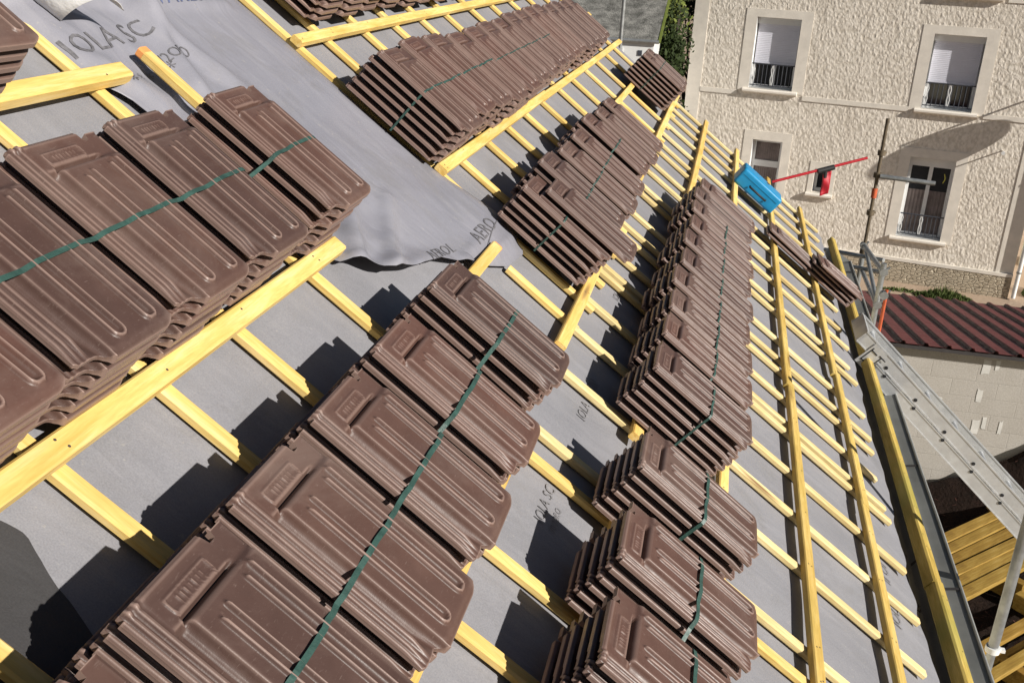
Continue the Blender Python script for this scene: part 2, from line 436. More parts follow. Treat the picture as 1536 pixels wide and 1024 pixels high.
ORD = ['first','second','third','fourth','fifth','sixth','seventh','eighth','ninth','tenth','eleventh','twelfth','thirteenth','fourteenth','fifteenth','sixteenth']
LV = ['topmost','second','third','fourth','fifth','sixth','seventh']
PITCHT = .0352
mass = []        # matrices of the overflow tiles
ntile = [0]
def pile(u, v, n, rowdesc, k, h0=.066, jit=.0028, only_top=False, skew=0.0, lean=(0, .0022), text=None):
    rr = random.Random(int(u * 1000) + int(v * 777) + 5)
    ang = rr.uniform(-.012, .012) + skew
    for i in range(n):
        du = rr.uniform(-jit, jit) + lean[0] * i; dv = rr.uniform(-jit, jit) * 1.3 + lean[1] * i
        Mx = ROOFM @ Matrix.Translation((v + dv, u + du, h0 + i * PITCHT)) @ Euler((rr.uniform(-.004,.004), rr.uniform(-.006,.006), ang + rr.uniform(-.008, .008))).to_matrix().to_4x4()
        if only_top == 'all' or (only_top and i < n - 1): mass.append(Mx); continue
        o = bpy.data.objects.new('roof_tile', TILE); col.objects.link(o); o.matrix_world = Mx
        fromtop = n - 1 - i
        lv = 'topmost tile' if fromtop == 0 else LV[fromtop] + ' tile from top'
        lab = text.format(lv=lv) if text else 'brown %s, %s pile from camera, %s' % (lv, ORD[k], rowdesc)
        tag(o, lab, 'roof tile', 'brown interlocking roof tiles stacked on the battens', 'thing')
        ntile[0] += 1
    return h0 + (n - 1) * PITCHT + .018

def strap(path, rowlabel, width=.012):
    """thin green band; path = list of (u, v, h)"""
    mb = MB(); vs = []; n = len(path)
    for i, (u, v, h) in enumerate(path):
        a = Vector(path[max(i-1, 0)]); b = Vector(path[min(i+1, n-1)]); t = (b - a).normalized()
        d = Vector((0, 1, 0)); d = (d - t * d.dot(t)).normalized()     # (u,v,h) space
        nn = t.cross(d)
        for (s, q) in ((-1, 0), (1, 0), (1, 1), (-1, 1)):
            p = Vector((u, v, h)) + d * (s * width / 2) + nn * (-.0012 * q)
            vs.append((p.y, p.x, p.z))
    fs = []
    for i in range(n - 1):
        for k in range(4): fs.append((i*4 + k, (i+1)*4 + k, (i+1)*4 + (k+1) % 4, i*4 + (k+1) % 4))
    fs += [(0, 1, 2, 3), tuple((n-1)*4 + k for k in (3, 2, 1, 0))]
    mb.add(vs, fs)
    o = mb.build('strapping_band', M['strap'], None, label=rowlabel, cat='strap', group='green straps tied around the tile piles')
    o.matrix_world = ROOFM
def strap_over(piles, v0, top, label, v1=None, width=.015, near=True, far=True):
    """piles: list of near-edge u; strap laid over all of them"""
    v1 = v0 if v1 is None else v1
    us = piles[0]; ue = piles[-1] + TW
    vv = lambda u: v0 + (v1 - v0) * (u - us) / (ue - us)
    path = []
    if near: path += [(us - .006, vv(us) - .012, .055), (us - .005, vv(us) - .004, top - .05), (us - .004, vv(us), top - .010)]
    for i, p in enumerate(piles):
        for f, z in ((.02, .001), (.10, .0035), (.30, .001), (.43, .009), (.60, .0075), (.80, .009), (.88, .006), (.98, .001)):
            path.append((p + f * TW, vv(p + f * TW) + R_.uniform(-.0015, .0015), top + z))
        if i < len(piles) - 1:
            g = piles[i+1] - (p + TW)
            if g > .06:
                path += [(p + TW + .006, vv(p + TW), top - .02), (p + TW + g * .5, vv(p + TW + g * .5), top - .055), (piles[i+1] - .006, vv(piles[i+1]), top - .02)]
            elif g > .012: path.append((p + TW + g * .5, vv(p + TW), top - .004))
    if far: path += [(ue + .004, vv(ue), top - .012), (ue + .006, vv(ue), .06)]
    strap(path, label, width)

# rows of piles -------------------------------------------------------------
R1N = [.98, 1.30, 1.615, 1.935, 2.375]
for k, u in enumerate(R1N): pile(u, -.800 + R_.uniform(-.006,.006), 6, 'upper left row', k)
R2N = [.64, .965, 1.275, 1.605, 1.955, 2.41]
for k, u in enumerate(R2N): pile(u, -.052 + R_.uniform(-.004,.006), 6, 'front row at bottom left', k)
R2F = [3.72, 4.06, 4.41, 4.78, 5.22, 5.58, 5.96]
for k, u in enumerate(R2F): pile(u + (.03 if k == 0 else 0), -.06 + R_.uniform(-.012,.012) + (.015 if k == 0 else 0), 5 if k == 0 else 6, 'short row beyond the grey strip', k, jit=.0055)
# one loose tile slid down on the first pile
pile(3.815, .035, 1, '', 0, h0=.066 + 5 * PITCHT, text='brown loose tile slid forward over the near end of row beyond grey strip')
R3N = [.90, 1.255, 1.61, 1.98, 2.44]
for k, u in enumerate(R3N): pile(u, .703 + R_.uniform(-.006,.008), 6, 'three separate piles at bottom centre', k)
R3F = [3.11, 3.455, 3.765, 4.08, 4.42, 4.76, 5.10, 5.43, 5.76, 6.09]
for k, u in enumerate(R3F): pile(u, .697 + R_.uniform(-.014,.014) + (.03 if k == 9 else 0), 6, 'long row beside bare battens', k, jit=.0055, only_top=(k >= 6))
R1F = [3.68]
for i in range(14): R1F.append(R1F[-1] + TW + (.052 if i in (3, 6, 10) else .022))
for k, u in enumerate(R1F): pile(u, -.80 + R_.uniform(-.02,.02), 6, 'long upper row beyond the strip', k, jit=.0055, only_top=(k >= 3), skew=(.03 if k in (1, 6) else 0))
# top rows (above the upper batten)
for k, u in enumerate([1.12, 1.45, 1.775]): pile(u, -1.50, 6, 'short row at top left corner', k)
u = 3.96
for k in range(12):
    pile(u, -1.585 + R_.uniform(-.01,.01), 6, 'top row', k, only_top=True if k < 6 else 'all'); u += TW + .02
# lone piles on the far side
for i, u in enumerate([8.42, 8.73]): pile(u, -.075, 7, '', 0, h0=.066, text='brown {lv}, %s far pile beside the neighbour house corner' % ('nearer' if i == 0 else 'farther'))
pile(7.42, 1.50, 2, '', 0, h0=.075, text='brown {lv} in the pair lying between yellow battens near blue case')
pile(7.44, 1.90, 3, '', 0, h0=.075, skew=-.03, text='brown {lv} in the low pile near the gutter top end')
pile(7.37, 1.945, 1, '', 0, h0=.075 + 3 * PITCHT, skew=.12, text='brown crooked tile lying on the low pile near the gutter end')

# overflow tiles as one mass
lo = TILE_LO; lv = [v.co.copy() for v in lo.vertices]; lf = [tuple(p.vertices) for p in lo.polygons]; ls_ = [p.use_smooth for p in lo.polygons]
allv = []; allf = []; alls = []
for Mx in mass:
    b = len(allv); allv += [tuple(Mx @ c) for c in lv]; allf += [tuple(b + i for i in f) for f in lf]; alls += ls_
me = bpy.data.meshes.new('stacked_tiles'); me.from_pydata(allv, [], allf); me.polygons.foreach_set('use_smooth', alls); me.materials.append(M['tile']); me.update()
o = bpy.data.objects.new('stacked_tiles', me); col.objects.link(o)
tag(o, 'remaining brown tiles in the far piles, mostly hidden under the topmost ones', 'roof tiles', 'brown interlocking roof tiles stacked on the battens', 'stuff')

TOP = .066 + 5 * PITCHT + .0175
strap_over(R1N, -.545, TOP, 'green strap running over the upper left row of tile piles', -.56, .0105)
strap_over(R2N, .205, TOP, 'green strap running over the front row of tile piles at bottom left', .195, .011)
strap_over(R3N[:4], .95, TOP, 'green strap over the nearest tile piles at bottom centre', .945, .0105)
strap_over(R3N[4:], .95, TOP, 'green strap around the single pile left of the gutter side battens', .945, .0105)
strap_over(R3F[:8], .945, TOP, 'green strap over the long lower row beside bare battens', .955, .008)
strap_over(R2F[1:5], .19, TOP, 'green strap over the short row beyond the grey strip', .17, .007)
strap_over([R2F[0] + .03, ], .17, TOP - PITCHT + .001, 'green strap down the near end of the row beyond the grey strip', .16, .007)
strap_over(R1F[:4], -.55, TOP, 'green strap over the near end of the long upper row', -.56, .008)
strap_over(R1F[4:9], -.55, TOP, 'green strap over the middle of the long upper row', -.56, .006)
strap_over([8.42, 8.73], .12, TOP + PITCHT, 'green strap over the far pile beside the neighbour house', .12, .006)

# ------------------------------------------------------------------ the house being roofed
house = empty('house', ROOFM, 'house under reroofing with grey membrane, yellow battens and dark gutter', 'house')
GUT_U1 = 9.86
# membrane sheet, sagging a little between counter battens
CB_L = [.30, .65, 1.0, 1.34, 1.69, 2.03, 2.48]
CB_F = [3.79, 4.11, 4.57, 5.0, 5.45, 5.93, 6.52, 7.07, 7.68, 8.3, 8.9, 9.5]
CB_B = [.28, .62, .98, 1.34, 1.71, 2.02, 2.515, 2.67, 3.14, 3.51, 3.86, 4.25, 4.35, 4.62, 4.96, 5.13, 5.43, 5.92, 6.10, 6.53, 6.82, 7.28, 7.55, 7.95, 8.4, 8.8, 9.2, 9.6]
def mem_h(u, v):
    z = mnoise.noise(Vector((u * 2.1, v * 1.3, 3.1))) * .006 + mnoise.noise(Vector((u * 6, v * 2.2, 8.1))) * .0025
    return z - .006
mb = MB()
def mf(i, j):
    u = -1.0 + 10.85 * i
    vend = 2.385 + .045 * mnoise.noise(Vector((u * 1.7, 0, 2))) + .035 * mnoise.noise(Vector((u * 5.3, 1, 2)))
    v = -4.2 + (vend + 4.2) * j
    h = mem_h(u, v)
    if v > 2.2: h -= (v - 2.2) * .08 * (1 + .5 * mnoise.noise(Vector((u * 3, 0, 5))))
    return (v, u, h)
mb.grid(mf, 260, 120)
mem = mb.build('roof_membrane', M['mem'], house)
# boards under the membrane so nothing shows through at its edges
mb = MB(); mb.box(-4.2, 2.22, -1.0, 9.80, -.06, -.028); mb.build('roof_decking', M['bark'], house)  # dark brown paints the shade of the eave gap into the boards
mb = MB(); mb.box(2.225, 2.46, -1.0, 9.80, -.16, -.10); mb.build('eave_board', M['bark'], house)

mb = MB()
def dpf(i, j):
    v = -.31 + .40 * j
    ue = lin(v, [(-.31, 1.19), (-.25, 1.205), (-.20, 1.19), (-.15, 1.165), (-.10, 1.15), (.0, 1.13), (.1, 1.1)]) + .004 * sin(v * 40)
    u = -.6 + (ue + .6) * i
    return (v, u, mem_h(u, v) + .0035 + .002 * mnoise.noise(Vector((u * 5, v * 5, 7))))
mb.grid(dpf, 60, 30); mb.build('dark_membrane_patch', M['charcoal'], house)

def cb_obj(u0, v0, u1, v1, mat='woodx', h=(0.0, .026), w=.040, name='counter_batten'):
    mb = MB(); mb.beam((v0, u0, (h[0]+h[1])/2), (v1, u1, (h[0]+h[1])/2), w, h[1]-h[0], (0,0,1), max(2, int(abs(v1-v0)/.25)), .003, R_, .22)
    return mb.build(name, M[mat], house)
for i, u in enumerate(CB_L): cb_obj(u - .035, -2.6, u + .005, .30)
for i, u in enumerate(CB_F): cb_obj(u - (.03 if i else .0), -2.6, u + .005, .50)
for i, u in enumerate(CB_B):
    e = R_.uniform(-.03, .03)
    cb_obj(u - .01, .445 if u > 3 else .32, u + .095, 2.27 + e, 'woodx_pale' if u > 2.6 else 'woodx')
cb_obj(3.215, .13, 3.20, .44)                       # stub under the strip end
cb_obj(3.515, .12, 3.51, .47)
# raised timber lying on the strip, orange tip
rt = MB(); rt.beam((-1.10, 2.715, .070), (-.60, 2.70, .070), .042, .030, (0,0,1), 3, 0, R_, .2)
loose = rt.build('loose_batten', M['woodx'], None, label='short yellow batten with orange tip lying on the grey membrane strip', cat='batten'); loose.matrix_world = ROOFM
tb = MB(); tb.beam((-1.122, 2.716, .070), (-1.098, 2.7155, .070), .0415, .0295, (0,0,1), 1, 0, R_, .2)
tb.build('dipped_tip', M['orange'], loose)

BH = (.026, .056)
def batten(v, u0, u1, w=.045, mat='wood', h=BH, dv=0.0):
    mb = MB(); mb.beam((v, u0, (h[0]+h[1])/2), (v + dv, u1, (h[0]+h[1])/2), w, h[1]-h[0], (0,0,1), max(2, int((u1-u0)/.5)), .002, R_, .14)
    n0 = len(mb.f)
    for u in ((CB_L + CB_F) if v < .44 else [c + .06 for c in CB_B]):
        if u0 + .02 < u < min(u1, 6) - .02:
            for q in (-1, 1):
                if R_.random() < .25: continue
                cu, cv = u + R_.uniform(-.008, .012), v + dv * (u - u0) / (u1 - u0) + q * w * .2 + R_.uniform(-.004, .004)
                mb.add([(cv + .0033 * cos(a * pi / 3), cu + .0033 * sin(a * pi / 3), h[1] + .0007) for a in range(6)], [tuple(range(6))])
    o = mb.build('roof_batten', M[mat], house); o.data.materials.append(M['nail'])
    for p in o.data.polygons[n0:]: p.material_index = 1
    return o
for v in (-3.45, -3.05, -2.65, -2.25, -1.87): batten(v, -.9, 2.5); batten(v, 3.74, 9.8)
batten(-1.47, -.9, 2.40); batten(-1.47, 3.76, 9.8)
batten(-1.075, -.9, 2.585, .055, h=(.026,.066)); batten(-1.07, 3.76, 9.8, .048)
batten(-.70, -.9, 2.5); batten(-.70, 3.80, 9.8)
batten(-.325, -.9, 2.655, .052, h=(.026,.062)); batten(-.325, 3.765, 6.02, .050, dv=-.002); batten(-.318, 5.93, 9.86, .046, h=(.027,.057))
batten(.035, -.9, 3.525); batten(.035, 3.84, 9.82)
batten(.432, -.9, 2.62); batten(.428, 3.21, 9.84)
batten(.812, -.9, 2.60); batten(.806, 3.05, 9.84)
batten(1.205, -.9, 9.84)
batten(1.618, -.9, 4.86, .046, 'wood_right', dv=.006); batten(1.612, 4.80, 9.84, .046, 'wood_right', h=(.0265,.0575))
batten(2.040, -.9, 4.20, .046, 'wood_right', dv=.004); batten(2.052, 4.16, 5.72, .046, 'wood_right', h=(.0268,.058)); batten(2.035, 5.66, 9.84, .046, 'wood_right')
batten(2.475, -.9, 4.05, .058, 'eave', (-.005,.062)); batten(2.470, 4.02, 9.80, .058, 'eave', (-.006,.060))
# orange cut end near the strip
mb = MB(); mb.beam((.035, 3.5245, .041), (.035, 3.534, .041), .0445, .0295, (0,0,1), 1, 0, R_, .2); mb.build('dipped_tip', M['orange'], house)

# gutter -------------------------------------------------------------------
gut = MB()
prof = [(2.515,-.02),(2.52,-.08),(2.535,-.115),(2.57,-.130),(2.61,-.125),(2.66,-.10),(2.72,-.055),(2.765,-.004)]
def prof_at(k):
    x = k * (len(prof) - 1); i = min(int(x), len(prof) - 2); t = x - i
    return (prof[i][0] + (prof[i+1][0]-prof[i][0]) * t, prof[i][1] + (prof[i+1][1]-prof[i][1]) * t)
def gf(i, j):
    v, h = prof_at(i); u = -1 + (GUT_U1 + 1) * j
    return (v + .004 * mnoise.noise(Vector((u * .8, 0, 0))), u, h + .003 * mnoise.noise(Vector((u * 1.1, 4, 0))))
gut.grid(gf, 28, 120)
vs = [(x, y, z) for (x, y, z) in [(v, GUT_U1, h) for v, h in prof]]
gut.add(vs, [tuple(range(len(vs)))])
gutter = gut.build('gutter', M['zinc'], house)
sol = gutter.modifiers.new('thickness', 'SOLIDIFY'); sol.thickness = .002
mb = MB()
pts = [(2.768 + .004 * mnoise.noise(Vector((u * .8, 0, 0))), u, .002 + .003 * mnoise.noise(Vector((u * 1.1, 4, 0)))) for u in [-1 + (GUT_U1 + 1) * k / 60 for k in range(61)]]
mb.tube(pts, .0075, 8); mb.build('gutter_bead', M['zinc_edge'], gutter)
mb = MB()
for u in (.9, 2.1, 3.37, 4.35, 5.6, 7.0, 8.3):                                  # soldered laps
    mb = MB()
    for k in range(14):
        a = prof_at(k / 14); b = prof_at((k + 1) / 14)
        mb.add([(a[0]-.001, u, a[1]+.004), (b[0]-.001, u, b[1]+.004), (b[0]-.001, u + .022, b[1]+.004), (a[0]-.001, u + .022, a[1]+.004)], [(0, 1, 2, 3)])
    mb.build('gutter_joint', M['dark_trim'], gutter)
mb = MB()
for k in range(800):                                                            # leaf litter lying in the gutter
    u = R_.uniform(1.5, 5.4); u += .2 * sin(u * 7)
    v = R_.gauss(2.565, .025); h = -.122 + abs(R_.gauss(0, .012)) + abs(v - 2.6) * .3
    s = R_.uniform(.006, .018); a = R_.uniform(0, 6.28); t = R_.uniform(-.9, .9)
    e1 = Vector((cos(a), sin(a), t)) * s; e2 = Vector((-sin(a), cos(a), -t * .6)) * s * .45
    p = Vector((min(max(v, 2.53), 2.68), u, h))
    mb.add([p - e1, p + e2, p + e1, p - e2], [(0, 1, 2, 3)])
mb.build('leaf_litter', M['debris'], gutter, kind='stuff')
def lump(mb, c, r, seed):
    rr = random.Random(seed); bm = bmesh.new(); bmesh.ops.create_icosphere(bm, subdivisions=2, radius=r)
    for v in bm.verts: v.co *= 1 + .35 * mnoise.noise(v.co * (18) + Vector((seed, 0, 0)))
    for v in bm.verts: v.co.z *= .7
    mb.add([tuple(v.co + Vector(c)) for v in bm.verts], [tuple(x.index for x in f.verts) for f in bm.faces], True); bm.free()
for i, (u, v, r) in enumerate([(3.62, 2.555, .030), (3.55, 2.545, .022), (2.86, 2.55, .022), (2.80, 2.56, .016), (4.05, 2.53, .014)]):
    mb = MB(); lump(mb, (0, 0, 0), r, i + 3)
    o = mb.build('mortar_lump', M['pinkish'], None, label='pale mortar crumb caught beside the gutter, %s' % ['biggest one', 'just below the biggest', 'middle of the lower pair', 'lowest of all', 'topmost small one'][i], cat='rubble', group='mortar crumbs in the gutter')
    o.matrix_world = ROOFM @ Matrix.Translation((v, u, .0))
# walls of our house (world coordinates turned into roof coordinates)
def wbox_in(mb, x0, x1, y0, y1, z0, z1, inv):
    c = [(x0,y0,z0),(x1,y0,z0),(x1,y1,z0),(x0,y1,z0),(x0,y0,z1),(x1,y0,z1),(x1,y1,z1),(x0,y1,z1)]
    mb.add([inv @ Vector(p) for p in c], [(0,3,2,1),(4,5,6,7),(0,1,5,4),(1,2,6,5),(2,3,7,6),(3,0,4,7)])
mb = MB()
pe = P(0, 2.42, -.10); pr = P(0, -4.1, -.10)
wbox_in(mb, pe.x - .35, pe.x - .03, -1.0, 9.70, 0, pe.z - .06, ROOFI)
# gable wall
vs = []
for y in (9.40, 9.70):
    for (x, z) in ((pr.x, 0), (pe.x - .36, 0), (pe.x - .36, pe.z + .12), (pr.x, pr.z - .08)): vs.append(ROOFI @ Vector((x, y, z)))
mb.add(vs, [(0,1,2,3),(7,6,5,4),(0,4,5,1),(1,5,6,2),(2,6,7,3),(3,7,4,0)])
mb.build('house_wall', M['cream'], house)

# ------------------------------------------------------------------ membrane strip laid over the joint
UL = [(-2.6, 2.2), (-1.6, 2.36), (-1.2, 2.46), (-1.0, 2.55), (-.35, 2.61), (.2, 2.70)]
UR = [(-2.6, 3.66), (-.6, 3.735), (-.35, 3.76), (-.1, 3.86), (.2, 3.93)]
VE = [(2.5, -.36), (2.62, -.27), (2.72, -.16), (2.9, -.115), (3.09, -.085), (3.3, .02), (3.5, .115), (3.72, .135), (3.9, .085), (4.0, .08)]
def seg_fold(u, v, a, b, w, h):
    """ridge of height h along segment a-b"""
    ax, ay = a; bx, by = b; dx, dy = bx - ax, by - ay; L2 = dx*dx + dy*dy
    t = max(0, min(1, ((u-ax)*dx + (v-ay)*dy) / L2)); d = math.hypot(u - ax - t*dx, v - ay - t*dy)
    return h * exp(-(d / w) ** 2) * (1 - .5 * t)
def strip_h(u, v):
    h = .034
    ul = lin(v, UL); ve = lin(u, VE)
    kl = max(0, min(1, (3.15 - u) / .4))                          # crumpled left side
    h += kl * (.020 * mnoise.noise(Vector((u * 6, v * 5, 1))) + (.010) * mnoise.noise(Vector((u * 14 + v * 9, v * 11 - u * 7, 4))))
    h += .003 * mnoise.noise(Vector((u * 2.5, v * 2, 9)))
    h += seg_fold(u, v, (2.98, -1.30), (2.80, -.86), .045, .045) + seg_fold(u, v, (2.98, -1.30), (3.10, -.80), .05, .034)
    h += seg_fold(u, v, (2.45, -1.42), (3.55, -1.30), .03, .028) + seg_fold(u, v, (2.9, -1.52), (3.6, -1.40), .03, .022)
    h += seg_fold(u, v, (2.68, -.27), (3.05, -.50), .040, .040) + seg_fold(u, v, (2.78, -.17), (3.20, -.36), .035, .032)
    h += seg_fold(u, v, (3.25, -.02), (3.75, -.04), .028, .010) + seg_fold(u, v, (3.35, .03), (3.85, .06), .02, .007)
    e = ve - v                                                    # distance up from the lower edge
    if u < 3.2: h += .026 * exp(-((e - .012) / .045) ** 2) * max(0, min(1, (3.2 - u) / .25)) * max(0, min(1, (u - 2.5) / .15))
    if u > 3.3: h -= .020 * exp(-(e / .05) ** 2)
    h -= .022 * exp(-((u - ul) / .05) ** 2)
    ur = lin(v, UR); h -= .010 * exp(-((ur - u) / .04) ** 2)
    return h
mb = MB()
def sf(i, j):
    v = -2.55
    uu = lin(0, UL) + (lin(0, UR) - lin(0, UL)) * i
    ve = lin(2.60 + 1.31 * i, VE)
    v = -2.55 + (ve + 2.55) * (1 - (1 - j) ** 1.4)
    u = lin(v, UL) + (lin(v, UR) - lin(v, UL)) * i
    u += .006 * mnoise.noise(Vector((i * 3, v * 9, 0))) * (1 if i in (0, 1) else 0)
    return (v, u, strip_h(u, v))
mb.grid(sf, 110, 230)
strip = mb.build('membrane_strip', M['strip'], None, label='wide smooth grey membrane strip with printed letters laid down the slope', cat='membrane')
strip.matrix_world = ROOFM
sol = strip.modifiers.new('thickness', 'SOLIDIFY'); sol.thickness = .0015; sol.offset = -1

def text_mesh(txt, size, origin, xdir, hfun, mat, parent, name='printed_text', lift=.0022, squash=1.0, stroke=0.0):
    """text laid on the roof; origin (u,v), xdir angle in the (u,v) plane measured from +u towards +v"""
    cu = bpy.data.curves.new('t', 'FONT'); cu.body = txt; cu.size = size; cu.resolution_u = 3; cu.offset = stroke; cu.space_character = 1.05
    to = bpy.data.objects.new('t', cu); col.objects.link(to)
    dg = bpy.context.evaluated_depsgraph_get(); me = bpy.data.meshes.new_from_object(to.evaluated_get(dg))
    bpy.data.objects.remove(to)
    bm = bmesh.new(); bm.from_mesh(me)
    bmesh.ops.triangulate(bm, faces=bm.faces[:])
    bmesh.ops.subdivide_edges(bm, edges=[e for e in bm.edges if e.calc_length() > .02], cuts=2)
    bmesh.ops.triangulate(bm, faces=bm.faces[:])
    ca, sa = cos(xdir), sin(xdir)
    for v in bm.verts:
        x, y = v.co.x, v.co.y * squash
        u = origin[0] + ca * x + sa * y * 1; vv = origin[1] + sa * x - ca * y
        v.co = Vector((vv, u, hfun(u, vv) + lift))
    bm.to_mesh(me); bm.free(); me.name = name; me.materials.clear(); me.materials.append(M[mat])
    o = bpy.data.objects.new(name, me); col.objects.link(o); o.parent = parent
    return o
text_mesh('IOLA SC', .112, (2.49, -1.165), radians(-4), strip_h, 'ink', strip, squash=.9, lift=.004)
for q in range(5): text_mesh('*', .07, (2.60 + .055 * q, -1.02 - .004 * q), radians(-4), strip_h, 'ink', strip, 'printed_star', lift=.004)
text_mesh('70/2ORO', .055, (2.76, -1.075), radians(-4), strip_h, 'ink', strip, lift=.004)
text_mesh('VARES', .10, (3.12, -1.32), radians(2), strip_h, 'ink_blue', strip, lift=.004)
text_mesh('AERO', .105, (3.44, -.015), radians(0), strip_h, 'ink', strip, squash=.8, lift=.004)
text_mesh('AEROL', .075, (3.02, -.045 - .05), radians(8), strip_h, 'ink', strip, squash=.8, lift=.004)
mh = lambda u, v: mem_h(u, v) + .001
for (t, s, u, v, a) in [('IOLA SC 120', .055, 2.98, .635, 0), ('IOLA SC', .050, 2.30, .615, 0), ('70/2ORO', .03, 2.30, .655, 0), ('II OI', .075, 3.76, 2.20, 0), ('IOLA', .075, 3.46, 2.20, 0), ('AERO', .06, 4.75, 1.05, 0), ('IOLA', .05, 4.15, .60, 0)]:
    text_mesh(t, s, (u, v), radians(a), mh, 'ink_faint', mem, lift=.003)
# dark cut line on the strip
mb = MB()
for k in range(24):
    a = k / 24; b = (k + 1) / 24
    q = lambda t: (3.20 + .56 * t, .02 - .04 * t + .012 * sin(t * 5))
    (u0, v0), (u1, v1) = q(a), q(b)
    mb.add([(v0, u0, strip_h(u0, v0) + .004), (v1, u1, strip_h(u1, v1) + .004), (v1 + .004, u1, strip_h(u1, v1) + .004), (v0 + .004, u0, strip_h(u0, v0) + .004)], [(0, 1, 2, 3)])
mb.build('seam_line', M['ink'], strip)
# curled silver offcut at the top left
mb = MB()
def roll(i, j):
    a = -1.2 + 3.6 * i; r = .055 + .02 * j
    u = 2.50 + .10 * j - r * cos(a) * .9 + .02; h = .10 + r * sin(a); v = -1.80 + .55 * j + (.10 * i - .05) * j
    return (v, u, h)
mb.grid(roll, 28, 14)
o = mb.build('membrane_offcut', M['silver'], None, label='curled silvery offcut of membrane at the top left edge', cat='membrane'); o.matrix_world = ROOFM
o.modifiers.new('thickness', 'SOLIDIFY').thickness = .0015

# ------------------------------------------------------------------ blue case with red pole
case = empty('tool_case', ROOFM @ Matrix.Translation((1.165, 8.27, .058)), 'bright blue plastic case lying across the far battens', 'case')
bm = bmesh.new(); bmesh.ops.create_cube(bm, size=1)
for v in bm.verts: v.co = Vector((v.co.x * .41 + .205, v.co.y * .26 + .13, v.co.z * .145 + .0725))
bmesh.ops.bevel(bm, geom=bm.edges[:] + bm.verts[:], offset=.022, segments=3, affect='EDGES', profile=.6)
me = bpy.data.meshes.new('body'); bm.to_mesh(me); bm.free(); me.polygons.foreach_set('use_smooth', [True]*len(me.polygons)); me.materials.append(M['blue'])
o = bpy.data.objects.new('body', me); col.objects.link(o); o.parent = case
mb = MB(); mb.box(.025, .385, -.003, .263, .098, .103); mb.build('lid_rim', M['blue'], case)
mb = MB(); mb.tube([(.13, -.012, .06), (.13, -.035, .06), (.30, -.035, .06), (.30, -.012, .06)], .009, 8); mb.build('carry_handle', M['black'], case)
pole = empty('red_pole', Matrix.Identity(4), 'thin red pole sticking out beyond the blue case', 'pole')
a = P(8.15, 1.60, .17)
def cam_ray(px, py, dist):
    F = 1500.; d = Vector(((px - 768) / F, -(py - 512) / F, -1)); return CAM + (CRM @ d) * dist
CRM = Euler((radians(68.04371669), radians(-2.65200486), radians(12.27926966))).to_matrix()
pa = cam_ray(1158, 273, 8.25); pb = cam_ray(1301, 237, 8.25); pc = cam_ray(1239, 254, 8.25)
mb = MB(); mb.tube([pa, pa.lerp(pb, .5), pb], .0115, 10); mb.build('shaft', M['red'], pole)
mb = MB(); mb.tube([pc - (pb - pa).normalized() * .07, pc + (pb - pa).normalized() * .07], .022, 10); mb.tube([pc, pc - Vector((0, 0, .07))], .016, 8); mb.build('clamp', M['black'], pole)
mb = MB()
def ff(i, j):
    p = pc + (pb - pa).normalized() * (.035 - .07 * i + .02) + Vector((0, 0, -.03 - .19 * j)); p.y += .012 * sin(j * 7 + i * 3); return p
mb.grid(ff, 5, 10); o = mb.build('hanging_tongue', M['red_flag'], pole); o.modifiers.new('thickness', 'SOLIDIFY').thickness = .008

# ------------------------------------------------------------------ ladder (two nested aluminium sections leaning on the eave)
def frame(o, d, s):
    d = d.normalized(); s = (s - d * s.dot(d)).normalized(); n = s.cross(d).normalized() * -1
    return Matrix(((d.x, s.x, n.x, o.x), (d.y, s.y, n.y, o.y), (d.z, s.z, n.z, o.z), (0, 0, 0, 1)))
LB = radians(42)
T = P(6.66, 2.30, .085)
LM = frame(T, Vector((cos(LB), -.03, -sin(LB))), Vector((0, 1, 0)))
if LM.col[2].z < 0: LM = LM @ Matrix.Diagonal((1, 1, 1, 1))
lad = empty('ladder', LM, 'aluminium double ladder leaning from the gutter down to the right', 'ladder')
def stile(x0, x1, y, z0, z1, name='stile'):
    mb = MB(); t = .024; y0, y1 = y, y + t
    # channel with lips
    mb.box(x0, x1, y0, y0 + .004, z0, z1)
    mb.box(x0, x1, y0 - .004, y0 + t, z0 - .0, z0 + .008); mb.box(x0, x1, y0 - .004, y0 + t, z1 - .008, z1)
    return mb.build(name, M['alu'], lad)
SW = .40; LL = 7.0
for k, (off, zz) in enumerate([(.22, -.052), (0.0, .052)]):
    for y in (0, SW): stile(off, LL, y, zz - .048, zz + .048)
for k, (off, zz) in enumerate([(.22, -.052), (0.0, .052)]):
    for i in range(24):
        x = off + .16 + i * .30
        if x > LL - .1: break
        mb = MB(); mb.tube([(x, .004, zz), (x, SW + .02, zz)], .016, 10); mb.build('rung', M['alu'], lad)
for i in range(22):
    x = .30 + i * .305
    mb = MB()
    for (dx, zz) in ((.02, -.018), (-.02, .028)): mb.tube([(x + dx, -.0055, zz), (x + dx, -.001, zz)], .0125, 10)
    mb.build('rung_hole', M['alu_dark'], lad)
mb = MB(); mb.box(.10, .21, -.010, -.006, -.09, .09); mb.box(.005, .022, .0, SW + .02, -.002, .10); mb.box(.225, .24, .0, SW + .02, -.10, -.004); mb.build('end_bracket', M['alu'], lad)
mb = MB()
for (x, z) in ((.12, -.05), (.12, .04), (.19, -.04), (.19, .05)): mb.box(x - .006, x + .05, -.0135, -.0105, z - .004, z + .004)
mb.box(.115, .121, -.0135, -.0105, -.06, .06); mb.box(.20, .206, -.0135, -.0105, -.04, .05)
mb.build('latch', M['alu_dark'], lad)

